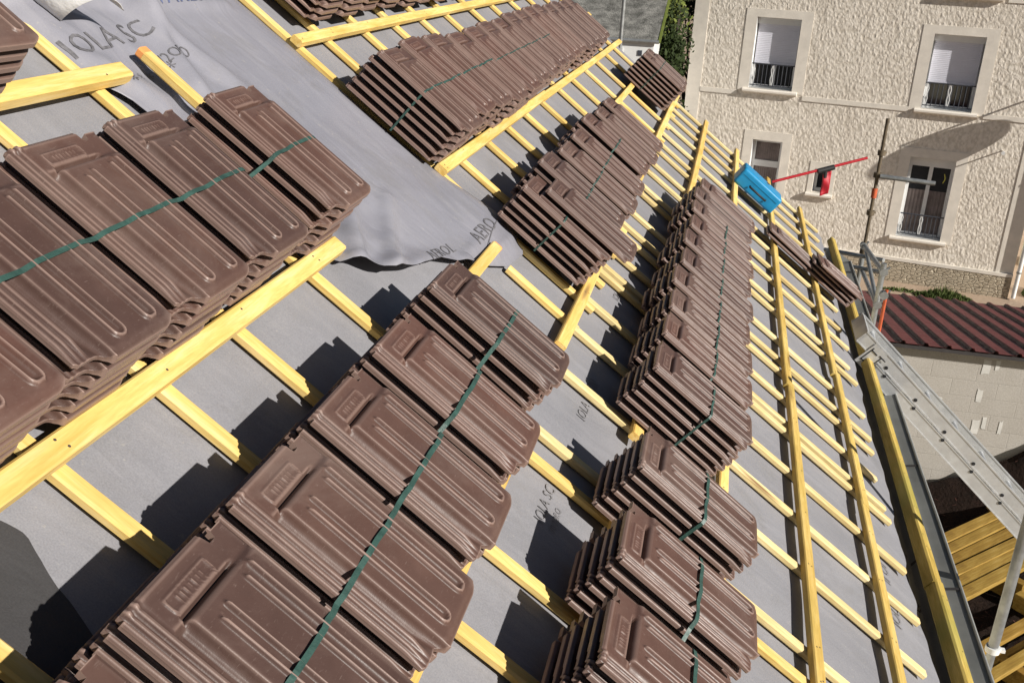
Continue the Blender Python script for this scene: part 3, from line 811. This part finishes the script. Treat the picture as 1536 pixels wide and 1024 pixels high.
# ------------------------------------------------------------------ scaffold
def coupler(mb, c, r=.034, l=.05, ax=(0, 0, 1)):
    c = Vector(c); ax = Vector(ax).normalized(); mb.tube([c - ax * l / 2, c + ax * l / 2], r, 12)
    o = ax.orthogonal().normalized(); mb.tube([c + o * r, c + o * (r + .03)], .012, 8)
tube_o = empty('scaffold_tube', Matrix.Identity(4), 'grey vertical steel tube standing outside the gutter at bottom right', 'scaffold tube')
pt = Vector((1.575, 4.36, 0))
mb = MB(); mb.tube([(pt.x, pt.y, CAMZ - 3.06), (pt.x, pt.y, CAMZ - 1.4)], .0242, 16); mb.build('shaft', M['galv'], tube_o)
mb = MB(); mb.tube([(pt.x, pt.y, 0.02), (pt.x, pt.y, CAMZ - 3.075)], .0205, 14); mb.build('lower_shaft', M['galv'], tube_o)
mb = MB(); mb.tube([(pt.x, pt.y, CAMZ - 3.085), (pt.x, pt.y, CAMZ - 3.055)], .034, 12); mb.box(pt.x - .02, pt.x + .055, pt.y - .012, pt.y + .012, CAMZ - 3.078, CAMZ - 3.062); mb.build('collar', M['white'], tube_o)
mb = MB(); mb.box(pt.x - .08, pt.x + .08, pt.y - .08, pt.y + .08, .003, .015); mb.build('base_plate', M['galv'], tube_o)

sc = empty('scaffold', Matrix.Identity(4), 'scaffold frame with guard post standing behind the far end of the gutter', 'scaffold')
zc = lambda z: CAMZ + z
mb = MB(); mb.tube([(1.62, 10.85, 0.0), (1.62, 10.85, zc(-2.95))], .026, 14); mb.build('standard', M['galv'], sc)
mb = MB(); mb.tube([(1.62, 10.85, zc(-3.25)), (1.62, 10.85, zc(-1.52))], .018, 14); mb.build('guard_post', M['galv_dark'], sc)
mb = MB(); mb.tube([(1.62, 10.85, zc(-2.34)), (1.62, 10.85, zc(-2.24))], .0285, 14); mb.build('red_sleeve', M['rust_red'], sc)
mb = MB()
for z in (-2.92, -2.10, -1.87, -2.50): coupler(mb, (1.62, 10.85, zc(z)), .04)
mb.build('coupler', M['galv_dark'], sc)
mb = MB(); mb.tube([(1.64, 10.80, zc(-2.10)), (2.17, 10.72, zc(-2.11))], .024, 14); mb.build('guard_rail', M['galv'], sc)
mb = MB(); mb.tube([(1.60, 9.38, 0.0), (1.60, 9.38, zc(-2.62))], .027, 14); mb.build('standard', M['galv'], sc)
mb = MB(); mb.tube([(1.63, 9.15, 0.0), (1.63, 9.15, zc(-2.80))], .015, 14); mb.build('red_standard', M['rust_red'], sc)
mb = MB(); mb.tube([(1.60, 9.38, zc(-2.70)), (1.62, 10.85, zc(-2.86))], .024, 14); mb.tube([(1.60, 9.38, zc(-3.02)), (1.62, 10.85, zc(-3.10))], .022, 14); mb.build('ledger', M['galv'], sc)
mb = MB(); mb.tube([(1.60, 9.38, zc(-3.0)), (1.62, 10.80, zc(-2.85))], .020, 12); mb.build('brace', M['galv'], sc)
mb = MB(); mb.tube([(1.15, 11.2, zc(-3.03)), (1.78, 10.5, zc(-2.90))], .022, 12); mb.tube([(1.10, 11.2, zc(-3.16)), (1.80, 10.5, zc(-3.03))], .022, 12); mb.build('transom', M['galv'], sc)
mb = MB()
for (y, z) in ((9.38, -2.70), (9.38, -3.02), (9.15, -2.85), (10.85, -2.86)): coupler(mb, (1.61, y, zc(z)), .038, .06, (0, 1, 0))
mb.build('coupler', M['galv'], sc)

# ------------------------------------------------------------------ ground
mb = MB()
def gnd(i, j):
    x = -60 + 160 * i; y = -40 + 200 * j
    return (x, y, 0.0)
mb.grid(gnd, 8, 8, False)
mb.build('ground', M['sand'], None, kind='structure')
# dark earth bank between our house and the shed
def earth_z(x, y):
    k = max(0, min(1, (y - 10.7) / .7)); k = k * k * (3 - 2 * k)
    return .62 + k * lin(x, [(1, .0), (2.7, .15), (3.3, .40), (4.6, 1.36), (6.0, 1.7), (10, 1.6)])
mb = MB()
def bank(i, j):
    x = 1.05 + 8.5 * i; y = 1.0 + 10.40 * j
    z = earth_z(x, y) * min(1, (y - 1.0) / 2) + .05 * mnoise.noise(Vector((x * 1.7, y * 1.7, 0))) + .035 * mnoise.noise(Vector((x * 6, y * 6, 3)))
    return (x, y, max(z, .01))
mb.grid(bank, 130, 150)
mb.build('earth_bank', M['earth'], None, kind='structure')
mb = MB(); rr = random.Random(3)
for k in range(900):
    x = rr.uniform(2.2, 6.5); y = rr.uniform(6.5, 11.3); z = earth_z(x, y) + .02
    a = rr.uniform(0, 6.28); L = rr.uniform(.03, .14); w = .004
    d = Vector((cos(a), sin(a), rr.uniform(-.2, .5))) * L; s = Vector((-sin(a), cos(a), 0)) * w
    p = Vector((x, y, z)); mb.add([p - s, p + s, p + d + s * .3, p + d - s * .3], [(0, 1, 2, 3)])
mb.build('twigs', M['debris'], None, label='dry twigs and roots scattered over the dark earth bank', cat='twigs', kind='stuff')

# timber stacks on the dark ground (each board is a thing of its own)
az = radians(44); dl = Vector((sin(az), cos(az), 0)); ds = Vector((cos(az), -sin(az), 0))
def board(c, w, t, L, z, label):
    mb = MB(); mb.beam((0, 0, 0), (L + R_.uniform(-.08, .08), 0, 0), w, t, (0, 0, 1), 4, .003, R_, .08)
    o = mb.build('timber_board', MBOARD, None, label=label, cat='timber', group='yellow timber boards stacked below the eave')
    o.matrix_world = Matrix.Translation((c.x, c.y, z)) @ Matrix.Rotation(pi / 2 - az + R_.uniform(-.012, .012), 4, 'Z') @ Matrix.Rotation(R_.uniform(-.05, .05), 4, 'X')
MBOARD = m_wood('stack_yellow_pine', (.20,.12,.028), (.35,.23,.05), (.45,.32,.10), 'X')
A0 = cam_ray(1421, 800, 1); A1 = cam_ray(1450, 893, 1)
def hit(px, py, z):
    d = cam_ray(px, py, 1) - CAM; return CAM + d * ((z - CAMZ) / d.z)
z1 = .98
p0 = hit(1418, 806, z1); p1 = hit(1446, 888, z1)
names = ['farthest', 'second farthest', 'middle', 'second nearest', 'nearest', 'lowest']
for i in range(6):
    c = p0.lerp(p1, i / 5.0)
    board(c - dl * .25, abs((p1 - p0).dot(ds)) / 5 * R_.choice([.97, .93, .90]), .05, 1.75, z1 - .025 - (0, .010, .022, .004, .016, .002)[i], 'yellow board, %s one of the upper stack below the gutter' % names[i])
for i in range(5):
    board(p0.lerp(p1, (i + .4) / 5.0) - dl * .2, .14, .05, 1.6, z1 - .09, 'yellow board in the under layer of the upper stack, %s one' % names[i])
p2 = hit(1468, 972, .86); p3 = hit(1478, 1018, .86)
for i in range(3):
    c = p2.lerp(p3, i / 2.0)
    board(c - dl * .3, .11 if i != 1 else .06,   .05, 2.4, .835 - (.06 if i == 1 else 0), 'yellow board, %s one of the lower stack at bottom right' % ['farthest', 'middle', 'nearest'][i])
for j, (pp, n_) in enumerate(((p0, 2), (p2, 2))):       # bearers carrying the stacks
    for i in range(n_):
        c = pp + dl * (.15 + 1.1 * i) + ds * .1; zt = (z1 - .116) if j == 0 else .805
        e0 = c - ds * .45; e1 = c + ds * .75
        mb = MB(); mb.beam((e0.x, e0.y, (zt + .5) / 2), (e1.x, e1.y, (zt + .5) / 2), .10, zt - .5, (0, 0, 1), 1, 0, R_, .05)
        mb.build('timber_bearer', MBOARD, None, label='squared bearer under the %s end of the %s board stack' % (('near', 'far')[i], ('upper', 'lower')[j]), cat='timber')

# ------------------------------------------------------------------ block shed with red sheet roof
shed = empty('shed', Matrix.Translation((1.95, 11.5, 0)), 'grey concrete block shed with dark red ribbed metal roof', 'shed')
zt = CAMZ - 4.16
mb = MB(); mb.box(0, 6.0, 0, .2, 0, zt); mb.box(0, .2, .201, 4.0, 0, zt - .72); mb.box(5.8, 6.0, .201, 4.0, 0, zt - .72); mb.box(.201, 5.799, 3.8, 4.0, 0, zt - .73); mb.build('block_wall', M['block'], shed)
sl = math.atan2(.73, 4.06)
rz = lambda y, o=0: zt + .075 - (y + .12) * math.tan(sl) + o
mb = MB()
prof_r = []
x = -.35
xs = []
while x < 6.3:
    xs += [(x, 0), (x + .175, 0), (x + .19, .032), (x + .225, .032), (x + .24, 0)]; x += .25
vs = []; fs = []
for (x, o) in xs:
    vs += [(x, -.14, rz(-.14, o)), (x, 4.25, rz(4.25, o))]
for i in range(len(xs) - 1): fs.append((2*i, 2*i+2, 2*i+3, 2*i+1))
mb.add(vs, fs); o = mb.build('metal_roof', M['redroof'], shed); o.modifiers.new('thickness', 'SOLIDIFY').thickness = .002
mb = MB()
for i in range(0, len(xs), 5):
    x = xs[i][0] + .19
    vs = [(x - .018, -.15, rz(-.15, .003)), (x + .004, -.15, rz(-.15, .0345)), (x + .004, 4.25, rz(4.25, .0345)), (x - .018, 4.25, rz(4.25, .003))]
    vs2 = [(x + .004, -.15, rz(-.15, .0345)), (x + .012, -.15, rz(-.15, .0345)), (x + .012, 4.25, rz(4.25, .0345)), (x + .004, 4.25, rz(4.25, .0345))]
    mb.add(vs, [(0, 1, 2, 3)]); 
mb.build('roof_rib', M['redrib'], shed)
mb = MB(); mb.box(-.30, 6.2, -.12, -.10, zt + .012, zt + .055); mb.build('fascia', M['dark_trim'], shed)
for (px, py, w, h) in ((1480, 551, .085, .17), (1497, 548, .05, .12), (1469, 594, .07, .16), (1462, 640, .09, .19), (1476, 634, .05, .15), (1500, 641, .04, .17), (1400, 596, .20, .04), (1352, 575, .05, .05)):
    d = cam_ray(px, py, 1) - CAM; q = CAM + d * (11.494 / d.y); x, z = q.x - 1.95, q.z; rr = random.Random(px)
    c = []
    for (a, b) in ((-1, -1), (-.2, -1.05), (.9, -.95), (1.05, 0), (.95, 1), (.1, .93), (-1, 1.05), (-.92, .1)): c.append((x + w * .5 * a * rr.uniform(.8, 1.1), -.005, z + h * .5 * b * rr.uniform(.85, 1.1)))
    mb = MB(); mb.add(c, [tuple(range(8))]); mb.build('mortar_patch', M['mortar'], shed)

# ------------------------------------------------------------------ rendered house across the yard
DW = 23.0
WM = Matrix.Translation((0, 0, 0)) @ Matrix.Rotation(AW, 4, 'Z')
# local axes: x = right along the facade, y = away from the camera, z = up
nb = empty('rendered_house', Matrix.Translation(WM @ Vector((0, DW, 0))) @ Matrix.Rotation(AW, 4, 'Z'), 'beige roughcast house with white framed windows and stone plinth', 'house')
Z = lambda z: CAMZ + z
X0, X1 = -5.13, 2.30
ZP, ZT = Z(-6.22), Z(1.4)
holes = {  # inner opening x0,x1,z0,z1
 'w1': (-3.76, -2.82, Z(-2.82), Z(-1.33)), 'w2': (-.145, .835, Z(-2.90), Z(-1.41)), 'w3': (-.15, .76, Z(-5.66), Z(-3.93)),
 'w4': (-3.51, -2.85, Z(-5.3), Z(-3.94)), 'w5': (-2.07, -1.73, Z(-4.95), Z(-4.43)),
 'w6': (-.12, .86, Z(-.62), Z(.9)), 'w7': (-3.76, -2.82, Z(-.55), Z(.95))}
xs = sorted(set([X0, X1] + [h[0] for h in holes.values()] + [h[1] for h in holes.values()]))
zs = sorted(set([ZP, ZT] + [h[2] for h in holes.values()] + [h[3] for h in holes.values()]))
mb = MB()
idx = {}
def vid(x, z):
    if (x, z) not in idx: idx[(x, z)] = len(idx)
    return idx[(x, z)]
fs = []
for a, b in zip(xs, xs[1:]):
    for c, d in zip(zs, zs[1:]):
        mx, mz = (a + b) / 2, (c + d) / 2
        if any(h[0] < mx < h[1] and h[2] < mz < h[3] for h in holes.values()): continue
        fs.append((vid(a, c), vid(b, c), vid(b, d), vid(a, d)))
mb.add([(x, 0, z) for (x, z) in idx], fs)
# the other three sides
mb.add([(X0, 0, 0), (X0, 8, 0), (X0, 8, ZT), (X0, 0, ZT)], [(0, 3, 2, 1)])
mb.add([(X1, 0, 0), (X1, 8, 0), (X1, 8, ZT), (X1, 0, ZT)], [(0, 1, 2, 3)])
mb.add([(X0, 8, 0), (X1, 8, 0), (X1, 8, ZT), (X0, 8, ZT)], [(0, 3, 2, 1)])
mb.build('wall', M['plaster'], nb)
mb = MB(); mb.box(X0 - .02, X1 + .02, -.05, 0.1, 0.0, ZP - .002); mb.build('stone_plinth', M['rubble'], nb)
mb = MB(); mb.box(X0 - .022, X1 + .022, -.06, -.003, ZP, ZP + .07); mb.build('plinth_band', M['trim'], nb)
for (a, b) in ((X0 - .015, X0 + .30), (X1 - .33, X1 + .015)):
    mb = MB(); mb.box(a, b, -.012, .002, ZP + .072, ZT); mb.build('corner_band', M['trim'], nb)
def sc_band(a, b, z0, z1):
    mb = MB(); mb.box(a, b, -.018, -.001, z0, z1); mb.build('string_course', M['trim'], nb)
for z1 in (Z(-2.90), Z(-.63)):
    sc_band(X0 + .302, -4.003, z1 - .10, z1); sc_band(-2.578, -.388, z1 - .10, z1); sc_band(1.078, X1 - .332, z1 - .10, z1)
def window(key, kind, sur=.24, top=.17, sill=True, rec=.26):
    x0, x1, z0, z1 = holes[key]
    w = empty('window', None); w.parent = nb
    sx = sur; zb = z0 - (.06 if sill else .10)
    mb = MB()                                          # smooth surround
    mb.box(x0 - sx, x0 - .001, -.010, .003, zb, z1 + top); mb.box(x1 + .001, x1 + sx, -.010, .003, zb, z1 + top); mb.box(x0 - .001, x1 + .001, -.010, .003, z1 + .001, z1 + top)
    if not sill: mb.box(x0 - .001, x1 + .001, -.010, .003, zb, z0 - .001)
    mb.build('surround', M['trim'], w)
    mb = MB()                                          # reveals
    mb.add([(x0, -.0095, z0), (x0, rec, z0), (x0, rec, z1), (x0, -.0095, z1)], [(0, 1, 2, 3)])
    mb.add([(x1, -.0095, z0), (x1, rec, z0), (x1, rec, z1), (x1, -.0095, z1)], [(3, 2, 1, 0)])
    mb.add([(x0, -.0095, z1), (x1, -.0095, z1), (x1, rec, z1), (x0, rec, z1)], [(0, 3, 2, 1)])
    mb.add([(x0, -.0095, z0), (x1, -.0095, z0), (x1, rec, z0), (x0, rec, z0)], [(0, 1, 2, 3)])
    mb.build('reveal', M['white'] if kind != 'small' else M['trim'], w)
    if sill:
        mb = MB(); mb.beam((x0 - .12, -.030, z0 - .055), (x1 + .12, -.030, z0 - .055), .12, .09, (0, 0, 1), 1, 0, R_, .3); mb.build('sill', M['trim'], w)
    fr = .065; y = rec
    mb = MB()
    mb.box(x0, x0 + fr, y - .05, y - .001, z0, z1); mb.box(x1 - fr, x1, y - .05, y - .001, z0, z1)
    mb.box(x0 + fr, x1 - fr, y - .05, y - .001, z1 - fr, z1); mb.box(x0 + fr, x1 - fr, y - .05, y - .001, z0, z0 + fr)
    cx = (x0 + x1) / 2
    if kind in ('shutter', 'open'): mb.box(cx - .04, cx + .04, y - .056, y - .0505 + .049, z0 + fr, z1 - fr)
    if kind == 'half': mb.box(x0 + fr, x1 - fr, y - .056, y - .002, z1 - .62, z1 - .48)
    if kind == 'open': mb.box(x0, x1, y - .075, y - .0565, z1 - .20, z1)
    mb.build('frame', M['white'], w)
    mb = MB(); mb.add([(x0 + .02, y - .012, z0 + .02), (x1 - .02, y - .012, z0 + .02), (x1 - .02, y - .012, z1 - .02), (x0 + .02, y - .012, z1 - .02)], [(0, 1, 2, 3)]); mb.build('pane', M['glass'], w)
    if kind in ('open', 'half'):
        zc_ = z1 - .72 if kind == 'open' else z1
        mb = MB()
        def cf(i, j):
            return (x0 + .05 + (x1 - x0 - .1) * i, y - .016 - .004 * sin(i * 70), z0 + .05 + (zc_ - z0 - .05) * j)
        mb.grid(cf, 80, 2); mb.build('curtain', M['curtain'], w)
    if kind == 'shutter':
        zb_ = z0 + (z1 - z0) * .37; mb = MB(); n_ = 22
        def shf(i, j):
            return (x0 + .03 + (x1 - x0 - .06) * i, y - .095 - .004 * abs(sin(j * n_ * pi)), zb_ + (z1 - .14 - zb_) * j)
        mb.grid(shf, 2, n_ * 5, False); mb.box(x0 + .03, x1 - .03, y - .105, y - .085, zb_ - .03, zb_); mb.build('roller_shutter', M['shutter'], w)
        mb = MB(); mb.box(x0 + .001, x1 - .001, y - .15, y - .06, z1 - .14, z1 - .001); mb.build('shutter_box', M['white'], w)
    if kind in ('shutter', 'open'):
        zt_ = z0 + (.50 if kind == 'open' else .52); mb = MB(); yy = .03
        mb.tube([(x0 + .01, yy, zt_), (x1 - .01, yy, zt_)], .014, 8); mb.tube([(x0 + .01, yy, z0 + .06), (x1 - .01, yy, z0 + .06)], .011, 8)
        nb_ = 11
        for k in range(1, nb_): mb.tube([(x0 + (x1 - x0) * k / nb_, yy, z0 + .06), (x0 + (x1 - x0) * k / nb_, yy, zt_)], .008, 6)
        mb.build('railing', M['iron'], w)
        mb = MB()
        for xx in (x0 + .055, cx):                     # pale scroll panels
            for s in (-1, 1):
                mb.tube([(xx + s * .012, yy - .012, z0 + .08), (xx + s * .030, yy - .012, z0 + .20), (xx + s * .012, yy - .012, z0 + .30), (xx + s * .030, yy - .012, z0 + .40), (xx + s * .008, yy - .012, zt_ - .03)], .007, 6)
        mb.build('railing_scroll', M['white'], w)
    return w
window('w1', 'shutter'); window('w2', 'shutter'); wo = window('w3', 'open', .22, .20); window('w4', 'half', .20, .20, False); window('w5', 'small', .11, .16); window('w6', 'shutter'); window('w7', 'shutter')
# yellow curved sticker in the right casement
mb = MB(); pts = [(.62 - .035 * abs(t) , .235, Z(-4.36) + .10 * t) for t in (-1, -.6, -.2, .2, .6, 1)]
mb.tube(pts, .010, 6); mb.build('yellow_hook', m_plain('yellow_plastic', (.75,.70,.12), .5), wo)
# roof of the rendered house
mb = MB(); mb.add([(X0 - .4, -.4, ZT + .0), (X1 + .4, -.4, ZT), (X1 + .4, 4, ZT + 2.6), (X0 - .4, 4, ZT + 2.6), (X1 + .4, 8.4, ZT), (X0 - .4, 8.4, ZT)], [(0, 1, 2, 3), (3, 2, 4, 5)]); o = mb.build('roof', M['greyroof'], nb); o.modifiers.new('thickness', 'SOLIDIFY').thickness = .12
# downpipe on the right corner
dp = MB(); dp.tube([(X1 + .12, -.07, .05), (X1 + .12, -.07, ZT - .1)], .045, 12); o = dp.build('downpipe', M['white'], nb)
mb = MB()
for z in (.6, 2.6, 4.6, 6.6): mb.tube([(X1 + .12, -.07, z), (X1 + .12, -.07, z + .035)], .055, 12)
mb.build('pipe_clip', M['galv'], o)
# white rod fitting on the facade
mb = MB(); mb.tube([(1.58, .0, Z(-3.60)), (1.58, -.26, Z(-3.60))], .014, 8); o = mb.build('wall_hook', M['trim'], nb)
mb = MB(); mb.tube([(1.58, -.26, Z(-3.60)), (1.58, -.30, Z(-3.60))], .038, 10); mb.build('knob', M['white'], o)
# made-up dish added out of view, shaped to cast a shadow on the facade
SUN = Vector((.797, -.395, .457)).normalized()
sloc = Matrix.Rotation(-AW, 3, 'Z') @ SUN             # sun direction in facade axes
print('sun in facade axes', sloc)
k = 2.75 / sloc.x
cD = Vector((.30, 0, Z(-3.78))) + sloc * k
dish = empty('added_shadow_dish', nb.matrix_world, 'white dish added out of view to cast a shadow on the beige house', 'satellite dish')
mb = MB(); rD = .37; nrm = Vector((sloc.x, 0, sloc.z)).normalized(); e2 = Vector((0, 1, 0)); e1 = nrm.cross(e2); nrm = (nrm + Vector((0, -.10, 0))).normalized()
def df(i, j):
    a = 2 * pi * i; r = rD * max(.001, j); return cD + e1 * cos(a) * r * .95 + e2 * sin(a) * r + nrm * (.18 * r * r / rD)
mb.grid(df, 40, 8); o = mb.build('blocker_disc', M['white'], dish); o.modifiers.new('thickness', 'SOLIDIFY').thickness = .006
mb = MB(); mb.tube([cD - nrm * .02, Vector((X1 + .06, cD.y, cD.z + .05)), Vector((X1 + .06, .3, cD.z + .05))], .02, 8); mb.build('bracket', M['galv'], dish)
mb = MB(); mb.tube([cD - e2 * rD, cD + nrm * .30 - e2 * .05], .009, 8); mb.tube([cD + nrm * .28 - e2 * .06, cD + nrm * .36 - e2 * .04], .03, 10); mb.build('blocker_arm', M['galv'], dish)

# grass tuft at the plinth, weeds
def tuft(name, c, rx, ry, hgt, n, label, mat, seed):
    rr = random.Random(seed); mb = MB()
    for k in range(n):
        a = rr.uniform(0, 6.28); r = sqrt(rr.random()); p = Vector((c[0] + rx * r * cos(a), c[1] + ry * r * sin(a), c[2]))
        h = hgt * (1.15 - r) * rr.uniform(.5, 1.1); b = rr.uniform(0, 6.28); w = rr.uniform(.01, .025)
        s = Vector((cos(b), sin(b), 0)) * w; t = Vector((rr.uniform(-.4, .4), rr.uniform(-.4, .4), 1)) * h
        mb.add([p - s, p + s, p + t * .6 + s * .7, p + t], [(0, 1, 2, 3)])
    return mb.build(name, mat, None, label=label, cat='grass tuft')
tuft('grass_tuft', (5.02, 21.75, 0), .6, .25, .26, 1500, 'green grass tuft growing at the foot of the stone plinth', M['grass'], 2)
tuft('grass_tuft', (4.15, 21.95, 0), .6, .12, .10, 300, 'low weeds along the plinth left of the bigger tuft', M['grass'], 4)
tuft('grass_tuft', (7.4, 22.6, 0), .6, .5, .6, 500, 'dry weeds beside the white downpipe of the beige house', M['grass'], 6)

# cream garden wall right of the house
gw = MB(); gw.box(0, 9, 0, .25, 0, 1.15)
o = gw.build('garden_wall', M['cream'], None, label='low cream wall right of the beige house', cat='wall'); o.matrix_world = Matrix.Translation((7.3, 25.0, 0)) @ Matrix.Rotation(AW, 4, 'Z')

# ------------------------------------------------------------------ far background, top centre
# white outbuilding with grey shingle roof
wb = empty('outbuilding', Matrix.Translation((-3.25, 20.6, 0)) @ Matrix.Rotation(radians(-1), 4, 'Z'), 'small white outbuilding with mottled grey shingle roof', 'outbuilding')
zr = CAMZ - 1.74
mb = MB(); mb.box(0, 1.72, .0, 3.0, 0, zr - .05); mb.build('wall', M['white'], wb)
mb = MB(); mb.add([(-.6, -.03, zr), (1.80, -.03, zr), (1.80, 4.2, zr + 2.3), (-.6, 4.2, zr + 2.3)], [(0, 1, 2, 3)]); o = mb.build('roof', M['greyroof'], wb); o.modifiers.new('thickness', 'SOLIDIFY').thickness = .07
mb = MB(); mb.tube([(-.6, -.05, zr - .02), (1.82, -.05, zr - .02)], .035, 10); mb.build('gutter', M['galv'], wb)
mb = MB(); mb.box(1.80, 1.85, -.06, 4.2, zr - .04, zr + .0)
mb.v = [(x, y, z + max(0, y) * 2.3 / 4.25) for (x, y, z) in mb.v]; mb.build('verge_trim', M['leaf_lit'], wb)
f = MB(); f.box(.86, 1.12, -.015, -.002, zr - .38, zr - .17); fo = f.build('window', M['white'], wb)
mb = MB(); mb.box(.89, 1.09, -.022, -.016, zr - .355, zr - .195); mb.build('pane', M['ink_blue'], fo)
f = MB(); f.box(1.42, 1.50, -.015, -.002, zr - .30, zr - .20); f.build('vent', M['iron'], wb)
# grey pole at the roof end
po = MB(); po.tube([(-2.13, 20.0, 0), (-2.13, 20.0, CAMZ + .6)], .035, 10)
po.build('steel_pole', M['galv'], None, label='pale grey steel pole rising in front of the grey shingle roof', cat='pole')

def tree(name, c, rx, ry, rz, n, label, seed, tz, mats):
    rr = random.Random(seed); t = empty(name, Matrix.Translation((c[0], c[1], 0)), label, 'tree', 'trees behind the houses')
    mb = MB(); mb.tube([(0, 0, 0), (.1, .05, tz * .5), (.05, 0, tz)], .16, 10, True, .08)
    mb.build('trunk', M['bark'], t)
    mb = MB()
    for k in range(7):
        a = rr.uniform(0, 6.28); mb.tube([(0.05, 0, tz * rr.uniform(.5, .9)), (cos(a) * rx * .4, sin(a) * ry * .4, tz + rz * .1), (cos(a) * rx * .75, sin(a) * ry * .75, tz + rz * rr.uniform(.2, .9))], .05, 6, True, .012)
    mb.build('limb', M['bark'], t)
    cl = [(Vector((rr.gauss(0, .42) * rx, rr.gauss(0, .45) * ry, tz + rz * .5 + rr.gauss(0, .33) * rz)), rr.uniform(.22, .5)) for _ in range(46)]
    for mi, mat in enumerate(mats):
        mb = MB()
        for k in range(n):
            cc, r = rr.choice(cl)
            d = Vector((rr.gauss(0, 1), rr.gauss(0, 1), rr.gauss(0, 1))); d = d.normalized() * r * rr.random() ** .4
            if mi == 1 and (d.z < -0.05 or cc.z < tz + rz * .62): continue  # painted-sun leaves only near the crown top
            p = cc + d; a = Vector((rr.gauss(0, 1), rr.gauss(0, 1), rr.gauss(0, 1))).normalized(); b = a.orthogonal().normalized(); s = rr.uniform(.03, .065)
            mb.add([p - a * s, p + b * s * .6, p + a * s, p - b * s * .6], [(0, 1, 2, 3)])
        mb.build('crown' if mi == 0 else 'sunlit_leaves', mat, t)
    return t
tree('broadleaf_tree', (-1.52, 22.3), .50, .55, 3.0, 9000, 'dark green tree between the outbuilding and the beige house', 5, 3.0, (M['leaf'], M['leaf_lit']))
tree('broadleaf_tree', (-1.0, 28.5), 1.5, 1.2, 4.4, 9000, 'lighter green tree farther back beside the beige house corner', 9, 3.6, (M['leaf'], M['leaf_lit']))
tree('broadleaf_tree', (-2.9, 31.0), 2.2, 1.6, 5.0, 7000, 'broad green tree behind the outbuilding roof', 12, 3.6, (M['leaf'], M['leaf_lit']))
# dark hedge under the trees
rr = random.Random(21); mb = MB()
for k in range(9000):
    p = Vector((rr.uniform(-2.6, -1.15), rr.uniform(22.6, 23.8), rr.random() ** .7 * 3.3)); a = Vector((rr.gauss(0, 1), rr.gauss(0, 1), rr.gauss(0, 1))).normalized(); b = a.orthogonal().normalized(); s = rr.uniform(.04, .08)
    if mnoise.noise(p * 1.4) < -.22: continue
    mb.add([p - a * s, p + b * s * .6, p + a * s, p - b * s * .6], [(0, 1, 2, 3)])
mb.build('hedge', M['leaf'], None, label='tall dark hedge under the trees beside the beige house', cat='hedge')

# ------------------------------------------------------------------ camera, light, world
cam = bpy.data.cameras.new('camera'); co = bpy.data.objects.new('camera', cam); col.objects.link(co)
co.location = CAM; co.rotation_euler = (radians(68.04371669), radians(-2.65200486), radians(12.27926966))
cam.sensor_width = 36; cam.lens = 1500 / 1536 * 36; cam.clip_start = .05; cam.clip_end = 2000
scene.camera = co
sun = bpy.data.lights.new('sun', 'SUN'); so = bpy.data.objects.new('sun', sun); col.objects.link(so)
sun.energy = 6.0; sun.angle = radians(.5); sun.color = (1.0, .955, .88)
so.rotation_euler = SUN.to_track_quat('Z', 'Y').to_euler()
w = bpy.data.worlds.new('World'); scene.world = w; w.use_nodes = True
nt = w.node_tree; bg = nt.nodes['Background']; sky = nt.nodes.new('ShaderNodeTexSky'); sky.sky_type = 'NISHITA'; sky.sun_disc = False; sky.ozone_density = 4.0; sky.air_density = 1.3
sky.sun_elevation = math.asin(SUN.z); sky.sun_rotation = math.atan2(SUN.x, SUN.y)
nt.links.new(sky.outputs[0], bg.inputs[0]); bg.inputs[1].default_value = .036
scene.view_settings.view_transform = 'Standard'; scene.view_settings.look = 'None'; scene.view_settings.exposure = 0
scene.render.engine = 'CYCLES'
scene.cycles.max_bounces = 6; scene.cycles.diffuse_bounces = 2
bpy.context.view_layer.update()
print('tiles', ntile[0], 'mass', len(mass))
